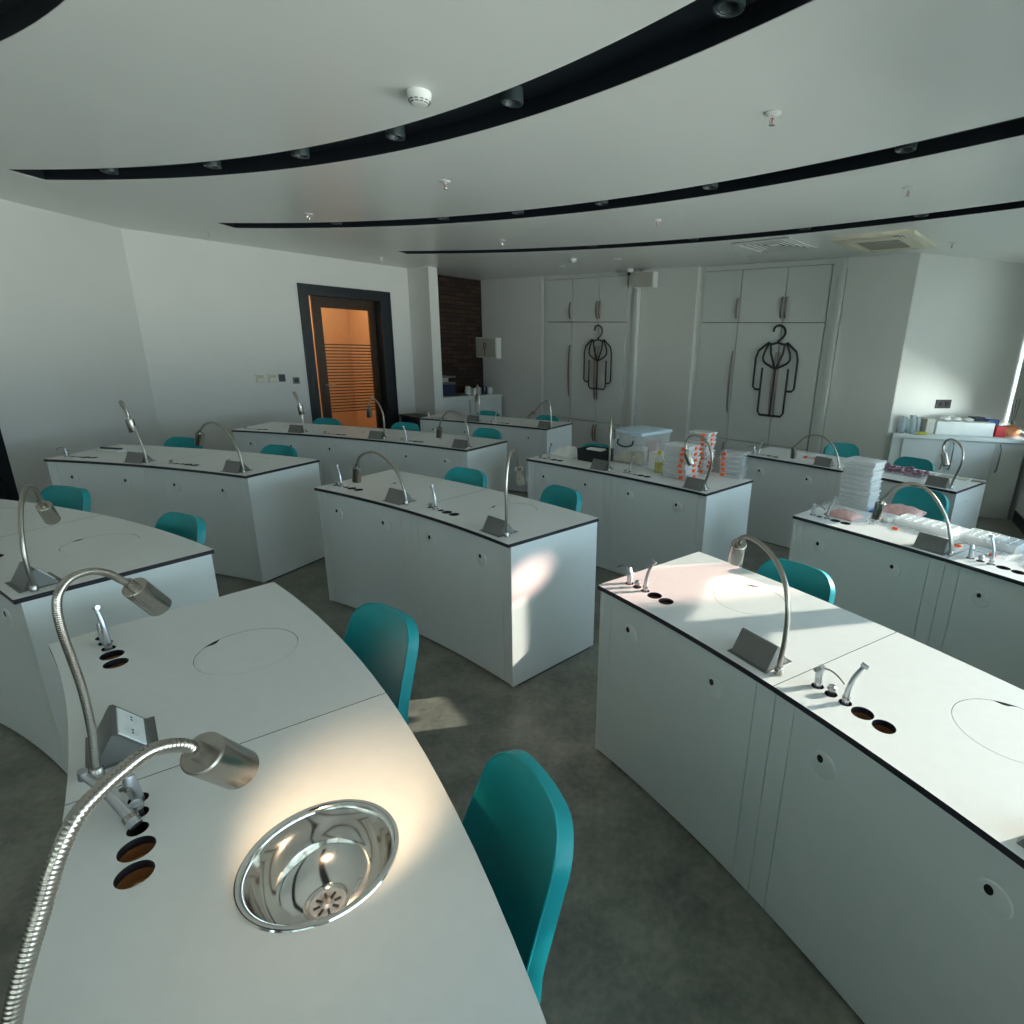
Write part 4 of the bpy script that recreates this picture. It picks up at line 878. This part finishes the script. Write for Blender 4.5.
P3 = case_proto('instrument_case', .165, .14, .0395, M['clear'], [(-.05, -.073)])
stack(P3, 5, 1.005, 4.15, TOPI, gz + .05, .0395, 'clear case in the low stack at the right bench end', 'right stack of clear cases', .006)
P4 = case_proto('instrument_case', .19, .145, .0305, M['milky'], [])
stack(P4, 10, 1.632, 3.40, TOPI, -.86, .0305, 'milky case in the tall stack at the back of the tray bench', 'tall stack of milky cases', .004)

# storage box with lid
t = thing('storage_box', 'clear plastic storage box with pale blue lid and dark handle', 'box', (.33, 4.62, TOPI), -.72)
bm = bmesh.new(); bx, by, bh = .155, .20, .245
def shell(bm, x0, y0, x1, y1, h, th):
    A_ = [bm.verts.new((sx_*x0, sy_*y0, 0)) for sx_, sy_ in ((-1, -1), (1, -1), (1, 1), (-1, 1))]; B_ = [bm.verts.new((sx_*x1, sy_*y1, h)) for sx_, sy_ in ((-1, -1), (1, -1), (1, 1), (-1, 1))]
    D_ = [bm.verts.new((sx_*(x1-th), sy_*(y1-th), h)) for sx_, sy_ in ((-1, -1), (1, -1), (1, 1), (-1, 1))]; E_ = [bm.verts.new((sx_*(x0-th), sy_*(y0-th), th)) for sx_, sy_ in ((-1, -1), (1, -1), (1, 1), (-1, 1))]
    bm.faces.new(A_[::-1]); bm.faces.new(E_)
    for i in range(4):
        j = (i+1) % 4
        for a, b in ((A_, B_), (B_, D_), (D_, E_)): bm.faces.new((a[i], a[j], b[j], b[i]))
shell(bm, .140, .185, bx, by, bh, .003); obj('tub', bm, M['clear'], t, None, True)
obj('lid', rbox((-bx - .012, -by - .012, bh), (bx + .012, by + .012, bh + .028), .008), mat('pale_blue_lid', (.55, .70, .78), .3, alpha=.8, noise=.02), t, 40, True)
bm = bmesh.new(); tube(bm, smooth_path([(-.075, -by - .004, .20), (-.07, -by - .02, .165), (0, -by - .026, .15), (.07, -by - .02, .165), (.075, -by - .004, .20)], 5), .007, 8); obj('handle', bm, mat('dark_green_plastic', (.01, .05, .05), .4, noise=.05), t, 50, True)
def local_pt(u, v): p = Vector((u, v, 0)); p.rotate(Matrix.Rotation(-.72, 3, 'Z')); return .33 + p.x, 4.62 + p.y
for i, (u, v, a, b, h, m_, lab) in enumerate(((-.06, -.12, .09, .07, .09, 'cream', 'cream block at the front inside the clear storage box'), (.06, -.10, .08, .08, .10, 'cream', 'second cream block inside the clear storage box'), (-.03, .0, .15, .10, .12, 'paper', 'pale bag filling the middle of the storage box'), (.04, .11, .11, .08, .17, 'pink', 'pinkish packet at the back inside the storage box'))):
    x, y = local_pt(u, v); simple_box('box_content', lab, 'packet', x, y, TOPI + .0042, a, b, h, -.72 + .1*i, m_, 'things inside the storage box', .015)
simple_box('white_carton', 'small white carton between the storage box and cases', 'carton', .475, 4.345, TOPI, .15, .13, .135, -.70, 'paper')
t = thing('spray_bottle', 'small bottle of yellow liquid with a yellow cap before the carton', 'bottle', (.45, 4.215, TOPI))
bm = bmesh.new(); lathe(bm, [(.001, 0), (.032, 0), (.035, .006), (.035, .10), (.020, .125), (.012, .135), (.012, .145)], 24); obj('body', bm, M['clear'], t, 40, True)
bm = bmesh.new(); lathe(bm, [(.001, .003), (.0325, .003), (.0325, .075), (.001, .075)], 24); obj('liquid', bm, M['yellow'], t, 40, True)
bm = bmesh.new(); lathe(bm, [(.013, .140), (.015, .142), (.015, .168), (.001, .170)], 18); obj('cap', bm, mat('yellow_cap', (.62, .50, .02), .4, noise=.03), t, 40, True)
# black case with a sheet on it
t = thing('black_case', 'open black case left of the storage box', 'case', (-.045, 4.60, TOPI), -.60)
bm = bmesh.new(); shell(bm, .115, .095, .12, .10, .10, .006); obj('body', bm, M['blackbox'], t, None, True)
bm = rbox((-.106, -.086, .007), (.106, .086, .080), .01); obj('padding', bm, M['blackbox'], t, 40, True)
o_ = simple_box('folded_sheet', 'folded white sheet lying in the black case', 'sheet', -.04, 4.60, TOPI + .081, .15, .08, .02, -.45, 'paper')
# white plastic sheet/bag on the left part of that bench
bm = bmesh.new(); prism(bm, [(-.17, -.22), (.13, -.24), (.15, .13), (-.12, .16)], 0, .012); bmesh.ops.bevel(bm, geom=bm.edges[:], offset=.004, segments=2, affect='EDGES')
o_ = obj('plastic_mat', bm, M['white'], None, None, True); o_.location = (-.22, 4.88, TOPI); o_.rotation_euler = (0, 0, -.6); tag(o_, 'white flat mat lying left of the black case', 'mat')
bm = bmesh.new(); A_ = [(-.13, -.09, 0), (.05, -.12, 0), (.14, 0, 0), (-.09, .10, 0)]; vs = [bm.verts.new(v) for v in A_]; tp = [bm.verts.new(v) for v in ((-.09, -.05, .050), (.02, -.07, .066), (.05, .01, .066), (-.05, .05, .050))]
bm.faces.new(vs[::-1]); bm.faces.new(tp)
for i in range(4): bm.faces.new((vs[i], vs[(i+1) % 4], tp[(i+1) % 4], tp[i]))
bmesh.ops.bevel(bm, geom=bm.edges[:], offset=.006, segments=2, affect='EDGES')
o_ = obj('white_carton_flap', bm, M['paper'], None, None, True); o_.location = (-.27, 4.80, TOPI + .0129); o_.rotation_euler = (0, 0, -.5); tag(o_, 'angular white packet on the flat mat left of the black case', 'packet')

# bench C: small white tray with an instrument
t = thing('tray', 'small white tray lying on the bench by the left wall', 'tray', (-3.86, 4.30, TOPI), -.1)
obj('dish', rbox((-.10, -.035, 0), (.10, .035, .016), .005), M['white'], t, 40, True)
bm = bmesh.new(); cyl(bm, (-.085, 0, .0245), (.095, .005, .0245), .008, .006, 12); o_ = obj('pen_handpiece', bm, M['plug'], None, 40, True); o_.location = (-3.86, 4.30, TOPI); o_.rotation_euler = (0, 0, -.1); tag(o_, 'dark slim instrument lying on the small white tray', 'instrument')

# bench I: packets, dish, cell trays, orange clips
def packet(label, x, y, rz, sx, sy, sz, m):
    bm = bmesh.new(); bmesh.ops.create_cube(bm, size=1); bmesh.ops.subdivide_edges(bm, edges=bm.edges[:], cuts=6, use_grid_fill=True)
    for v in bm.verts:
        p = v.co.copy(); e = max(abs(p.x), abs(p.y))*2
        k = (1 - .75*max(0, e - .45)/.55); v.co = Vector((p.x*sx, p.y*sy, (p.z + .5)*sz*k*(1 + .12*sin(p.x*19 + p.y*11))))
    o_ = obj('packet', bm, M[m], None, 80, True); o_.location = (x, y, TOPI); o_.rotation_euler = (0, 0, rz); tag(o_, label, 'packet', 'film packets on the tray bench')
packet('pinkish film packet in front of the milky stack', 1.45, 3.17, -.85, .17, .15, .035, 'pink')
packet('clear film packet between the left corner syringe and the milky stack', 1.45, 3.36, -.80, .12, .13, .03, 'clear')
packet('long pinkish packet behind the lamp head on the tray bench', 1.86, 3.30, -.75, .24, .17, .04, 'pink')
o_ = simple_box('blue_sheet', 'blue strip under the long pinkish packet', 'sheet', 1.70, 3.29, TOPI, .06, .08, .006, -.8, 'blue')
bm = bmesh.new(); lathe(bm, [(.001, 0), (.026, 0), (.032, .006), (.033, .024), (.030, .026), (.028, .010), (.001, .008)], 24); o_ = obj('dish', bm, M['white'], None, 40, True); o_.location = (1.665, 3.09, TOPI); tag(o_, 'small round white dish under the lamp head', 'dish')
bm = bmesh.new(); tube(bm, smooth_path([(-.03, 0, .006), (-.01, .01, .03), (.01, 0, .035), (.025, -.01, .015), (.03, .0, .006)], 4), .004, 8); tube(bm, [(-.03, 0, .005), (.03, .012, .005)], .0045, 8); o_ = obj('metal_clamp', bm, M['steel'], None, 50, True); o_.location = (1.553, 3.03, TOPI); tag(o_, 'small metal clamp lying left of the round dish', 'clamp')
def cell_tray(label, x, y, rz, nx, ny, cs):
    t = thing('compartment_box', label, 'box', (x, y, TOPI), rz, 'open compartment boxes on the tray bench')
    W, D_, h = nx*cs, ny*cs, .042
    bm = bmesh.new(); box(bm, (-W/2, -D_/2, 0), (W/2, D_/2, .002))
    for i in range(nx + 1): box(bm, (-W/2 + i*cs - .001, -D_/2, .002), (-W/2 + i*cs + .001, D_/2, h))
    for j in range(ny + 1): box(bm, (-W/2, -D_/2 + j*cs - .001, .002), (W/2, -D_/2 + j*cs + .001, h - .0003))
    obj('cells', bm, M['cell'], t, None, True)
    bm = bmesh.new(); ly = -D_/2 - .012; box(bm, (-W/2, ly - D_*.62, .0015), (W/2, ly, .004))
    for i in range(nx + 1): box(bm, (-W/2 + i*cs - .0015, ly - D_*.62, .004), (-W/2 + i*cs + .0015, ly, .0065))
    for yy in (ly - D_*.62, ly - .003): box(bm, (-W/2, yy, .004), (W/2, yy + .003, .0065))
    obj('open_lid', bm, M['clear'], t, None, True)
    for cx_ in (-W*.32, W*.30):
        bm = rbox((cx_ - .016, ly - D_*.62 - .014, .001), (cx_ + .016, ly - D_*.62 - .001, .014), .003); obj('clip', bm, M['orange'], t, None, True)
cell_tray('open clear compartment box left of the lamp on the right bench', 1.835, 2.975, -.905, 6, 3, .047)
cell_tray('open clear compartment box right of the lamp on the right bench', 2.045, 2.735, -.945, 6, 4, .042)
cell_tray('open clear compartment box at the right picture edge', 2.22, 2.475, -.985, 6, 4, .042)

# bench H: tray of mauve pieces, box lids, flat sheets
t = thing('shallow_tray', 'shallow clear tray under the mauve pieces', 'tray', (2.49, 4.49, TOPI), -.86)
bm = bmesh.new(); shell(bm, .19, .10, .20, .11, .022, .003); obj('dish', bm, M['clear'], t, None, True)
k = 0
for i in range(9):
    for j in range(3):
        u, v = -.155 + .038*i + random.uniform(-.004, .004), -.062 + .06*j + random.uniform(-.006, .006)
        p = Vector((u, v, 0)); p.rotate(Matrix.Rotation(-.86, 3, 'Z'))
        bm = bmesh.new(); bmesh.ops.create_icosphere(bm, subdivisions=2, radius=1)
        for q_ in bm.verts: q_.co = Vector((q_.co.x*.019, q_.co.y*.026, q_.co.z*(.014 + .014*((k*7) % 5)/4) + .0185)) * (1 + .18*sin(q_.co.x*9 + k) * cos(q_.co.y*7 + k))
        mn = min(q_.co.z for q_ in bm.verts)
        for q_ in bm.verts: q_.co.z -= mn
        o_ = obj('mauve_piece', bm, M['purple'], None, 80, True); o_.location = (2.49 + p.x, 4.49 + p.y, TOPI + .0032); o_.rotation_euler = (0, 0, k*1.3)
        tag(o_, 'mauve moulded piece in the heap on the back right bench', 'moulded piece', 'mauve pieces in the shallow tray'); k += 1
P5 = case_proto('instrument_case', .20, .14, .032, M['clear'], [(-.05, -.073), (.05, -.073)])
P5.location = (1.945, 5.02, TOPI); P5.rotation_euler = (0, 0, -.76); P5['label'] = 'flat clear case with two orange clips behind the half circle lamp'; P5['group'] = 'flat cases on the back right bench'
simple_box('paper_sheet', 'grey flat sheet lying right of the looped lamp', 'sheet', 2.85, 4.40, TOPI, .20, .10, .004, -.87, 'card', None, .001)
simple_box('foil_sheet', 'small grey foil sheet at the right end of the back bench', 'sheet', 2.965, 4.27, TOPI, .10, .07, .003, -.7, 'grey', None, .001)

# ------------------------------------------------------------------ ceiling fittings
def downlight(label, r, a):
    P = Vector((CC[0] + r*sin(a), CC[1] + r*cos(a), HC)); t = thing('downlight', label, 'light', tuple(P), 0, 'downlights in the curved slots')
    T = Matrix.Translation(P)
    bm = bmesh.new(); lathe(bm, [(.050, .074), (.052, .02), (.050, .012), (.042, .012), (.040, .016), (.036, .016), (.034, .020), (.028, .05)], 28, T); obj('housing', bm, M['slit2'], t, 40)
    bm = bmesh.new(); lathe(bm, [(.0285, .049), (.016, .052), (.001, .055)], 20, T); obj('lamp', bm, M['lens'], t, 40)
M['slit2'] = mat('downlight_grey', (.03, .045, .05), .4, noise=.05)
LD = [(1, .848, 'big downlight in the nearest slot at the top of the picture'), (1, .680, 'downlight in the nearest slot right of the smoke detector'), (1, .551, 'downlight in the nearest slot left of the smoke detector'), (1, .431, 'fourth downlight from the right in the nearest slot'), (1, .315, 'fifth downlight from the right in the nearest slot'), (1, .183, 'last downlight at the left tip of the nearest slot'),
      (2, .834, 'rightmost downlight in the middle slot'), (2, .690, 'second downlight from the right in the middle slot'), (2, .582, 'third downlight from the right in the middle slot'), (2, .485, 'fourth downlight from the right in the middle slot'), (2, .391, 'fifth downlight from the right in the middle slot'), (2, .25, 'leftmost downlight in the middle slot'),
      (3, .787, 'rightmost downlight in the farthest slot'), (3, .695, 'second downlight from the right in the farthest slot'), (3, .586, 'third downlight from the right in the farthest slot'), (3, .468, 'fourth downlight from the right in the farthest slot')]
for s_, a, lab in LD: downlight(lab, (SL[s_][0]+SL[s_][1])/2, a)
def detector(label, x, y, s=1.):
    T = Matrix.Translation((x, y, HC)) @ Matrix.Rotation(PI, 4, 'X')
    t = thing('smoke_detector', label, 'detector', (x, y, HC), 0)
    bm = bmesh.new(); lathe(bm, [(.001, 0), (.052*s, 0), (.053*s, .006), (.050*s, .022), (.044*s, .032), (.042*s, .034), (.041*s, .040), (.032*s, .047), (.001, .049)], 40, T); obj('body', bm, M['white'], t, 30)
    bm = bmesh.new()
    for k in range(12):
        a = 2*PI*k/12; Rm = T @ Matrix.Rotation(a, 4, 'Z')
        box(bm, (.036*s, -.0075, .0415), (.0395*s, .0075, .0445), Rm); box(bm, (.0425*s, -.007, .034), (.0465*s, .007, .0365), Rm)
    obj('vents', bm, M['plug'], t)
detector('white smoke detector on the ceiling before the nearest slot', -.843, 2.824); detector('small white detector on the ceiling above the left wardrobe', -.432, 7.539, .9)
def sprinkler(label, x, y):
    T = Matrix.Translation((x, y, HC)); t = thing('sprinkler', label, 'sprinkler', (x, y, HC), 0, 'ceiling sprinklers')
    bm = bmesh.new(); lathe(bm, [(.001, -.0005), (.036, -.0005), (.037, -.004), (.022, -.010), (.012, -.010), (.001, -.011)], 28, T); obj('escutcheon', bm, M['white'], t, 40)
    bm = bmesh.new(); cyl(bm, (x, y, HC - .01), (x, y, HC - .022), .009, .008, 12)
    for s_ in (-1, 1): tube(bm, [(x + .007*s_, y, HC - .02), (x + .012*s_, y, HC - .03), (x + .002*s_, y, HC - .045)], .002, 6)
    cyl(bm, (x, y, HC - .045), (x, y, HC - .048), .014, seg=14); obj('head', bm, M['chrome'], t, 40)
    bm = bmesh.new(); cyl(bm, (x, y, HC - .022), (x, y, HC - .043), .0025, seg=8); obj('bulb', bm, M['red'], t)
for x, y, lab in ((.721, 2.918, 'sprinkler between the nearest and middle slots, under the bright ceiling'), (1.905, 4.006, 'sprinkler at the right between the middle and farthest slots'), (-1.112, 4.21, 'sprinkler left of center between the nearest and middle slots'), (.403, 5.177, 'small sprinkler behind the middle slot near the picture center'), (-2.649, 5.412, 'sprinkler before the left tip of the middle slot'), (-4.263, 6.50, 'sprinkler close to the left wall corner'), (-1.111, 6.374, 'sprinkler before the left end of the farthest slot'), (1.628, 6.85, 'sprinkler beside the square air vent'), (3.20, 5.70, 'sprinkler right of the air conditioner'), (-3.0, 8.0, 'sprinkler near the corridor door')): sprinkler(lab, x, y)
# cassette air conditioner
q4 = [Vector((x, y, 0)) for x, y in ((2.08, 5.63), (2.59, 5.14), (3.12, 5.85), (2.54, 6.31))]
cen = sum(q4, Vector())/4; ux = ((q4[1]-q4[0]) + (q4[2]-q4[3])).normalized(); uy = Vector((-ux.y, ux.x, 0)); LXc, LYc = .36, .42
rz = math.atan2(ux.y, ux.x)
t = thing('air_conditioner', 'beige cassette air conditioner in the ceiling at the right', 'air conditioner', (cen.x, cen.y, HC), rz)
bm = rbox((-LXc, -LYc, -.035), (LXc, LYc, 0), .012); obj('panel', bm, M['beige'], t, 40, True)
bm = bmesh.new()
for i in range(15): box(bm, (-.17 + i*.0235, -.20, -.042), (-.155 + i*.0235, .20, -.036))
box(bm, (-.18, -.21, -.038), (.18, .21, -.0352)); obj('intake_grille', bm, M['beiged'], t, None, True)
for x0, y0, x1, y1 in ((-.30, -.25, -.235, .25), (.235, -.25, .30, .25), (-.22, -.37, .22, -.30), (-.22, .30, .22, .37)):
    bm = rbox((x0, y0, -.041), (x1, y1, -.035), .003); obj('louver', bm, M['beige'], t, None, True)
bm = bmesh.new(); box(bm, (.18, -.405, -.0375), (.23, -.30, -.0352)); box(bm, (.25, -.405, -.0375), (.258, -.30, -.0352)); obj('status_window', bm, M['plug'], t, None, True)
# square air vent
cv = Vector((1.66, 6.12, 0)); ux = Vector((.735, -.68, 0)).normalized(); rz = math.atan2(ux.y, ux.x)
t = thing('air_vent', 'square white louvred air vent in the ceiling above the right wardrobe', 'vent', (cv.x, cv.y, HC), rz)
bm = bmesh.new(); h = .31
for i in range(6):
    a, b = h - .050*i, h - .050*i - (.030 if i == 0 else .014); z = -.016 + .002*i
    for x0, y0, x1, y1 in ((-a, -a, a, -b), (-a, b, a, a), (-a, -b, -b, b), (b, -b, a, b)): box(bm, (x0, y0, z), (x1, y1, z + .010))
box(bm, (-.035, -.035, -.004), (.035, .035, .0)); obj('louvres', bm, M['white'], t, None, True)
bm = bmesh.new(); box(bm, (-h + .01, -h + .01, -.0018), (h - .01, h - .01, -.0005)); obj('gap_shade_sheet', bm, M['dark'], t, None, True)  # black sheet paints the shade between the louvres
for x, y, lab in ((.126, 7.413, 'round white cover on the ceiling before the speaker'), (-.627, 8.25, 'round white cover on the ceiling near the left wardrobe'), (1.448, 6.75, 'round white cover left of the square vent')):
    bm = bmesh.new(); lathe(bm, [(.001, 0), (.045, 0), (.043, -.008), (.001, -.012)], 24, Matrix.Translation((0, 0, 0))); o_ = obj('ceiling_cover', bm, M['white'], None, 40, True); o_.location = (x, y, HC); tag(o_, lab, 'cover', 'round ceiling covers')

# ------------------------------------------------------------------ light
w = bpy.data.worlds.new('sky'); S.world = w; w.use_nodes = True; nt = w.node_tree; bg = nt.nodes['Background']
tc = nt.nodes.new('ShaderNodeTexCoord'); sp = nt.nodes.new('ShaderNodeSeparateXYZ'); cr = nt.nodes.new('ShaderNodeValToRGB')
mr = nt.nodes.new('ShaderNodeMapRange'); mr.inputs['From Min'].default_value = -1; mr.inputs['From Max'].default_value = 1
nt.links.new(tc.outputs['Generated'], sp.inputs['Vector']); nt.links.new(sp.outputs['Z'], mr.inputs['Value']); nt.links.new(mr.outputs['Result'], cr.inputs['Fac']); nt.links.new(cr.outputs['Color'], bg.inputs['Color'])
e = cr.color_ramp.elements; e[0].position = 0; e[0].color = (1.75, 1.80, 1.66, 1); e[1].position = 1; e[1].color = (.26, .38, .52, 1)
x_ = e.new(.46); x_.color = (1.68, 1.84, 1.74, 1); x_ = e.new(.53); x_.color = (.40, .57, .68, 1)
bg.inputs['Strength'].default_value = 9
sd = bpy.data.lights.new('sun', 'SUN'); sd.energy = 6.0; sd.color = (1, .93, .80); sd.angle = .0093
so = bpy.data.objects.new('sun', sd); C.objects.link(so); EL = math.radians(20.5); az = Vector((.968, .25, 0)).normalized()
sv = Vector((az.x*cos(EL), az.y*cos(EL), sin(EL))); so.rotation_euler = (-sv).to_track_quat('-Z', 'Y').to_euler(); so.location = sv*20

# sunlight thrown back through the windows by the mirrored building opposite
for nm, tgt, dr, hw, en in (('reflected_sun', (.24, 2.10, .80), (2.81, .62, .60), .21, 26000), ('reflected_sun', (-.345, 2.575, .590), (3.80, .80, .95), .046, 15000)):
    dr = Vector(dr).normalized(); D_ = 12
    rl = bpy.data.lights.new(nm, 'SPOT'); rl.energy = en; rl.color = (1, .66, .58); rl.spot_size = 2*math.atan(hw/D_); rl.spot_blend = .45; rl.shadow_soft_size = .05
    ro = bpy.data.objects.new(nm, rl); C.objects.link(ro); ro.location = Vector(tgt) + dr*D_; ro.rotation_euler = (-dr).to_track_quat('-Z', 'Y').to_euler()

S.view_settings.view_transform = 'Standard'; S.view_settings.look = 'None'; S.view_settings.gamma = 1; S.view_settings.use_curve_mapping = False
S.view_settings.exposure = 0.40
S.cycles.use_denoising = True
S.cycles.max_bounces = 12; S.cycles.diffuse_bounces = 6; S.cycles.transparent_max_bounces = 24; S.cycles.sample_clamp_indirect = 6; S.cycles.caustics_reflective = False; S.cycles.caustics_refractive = False
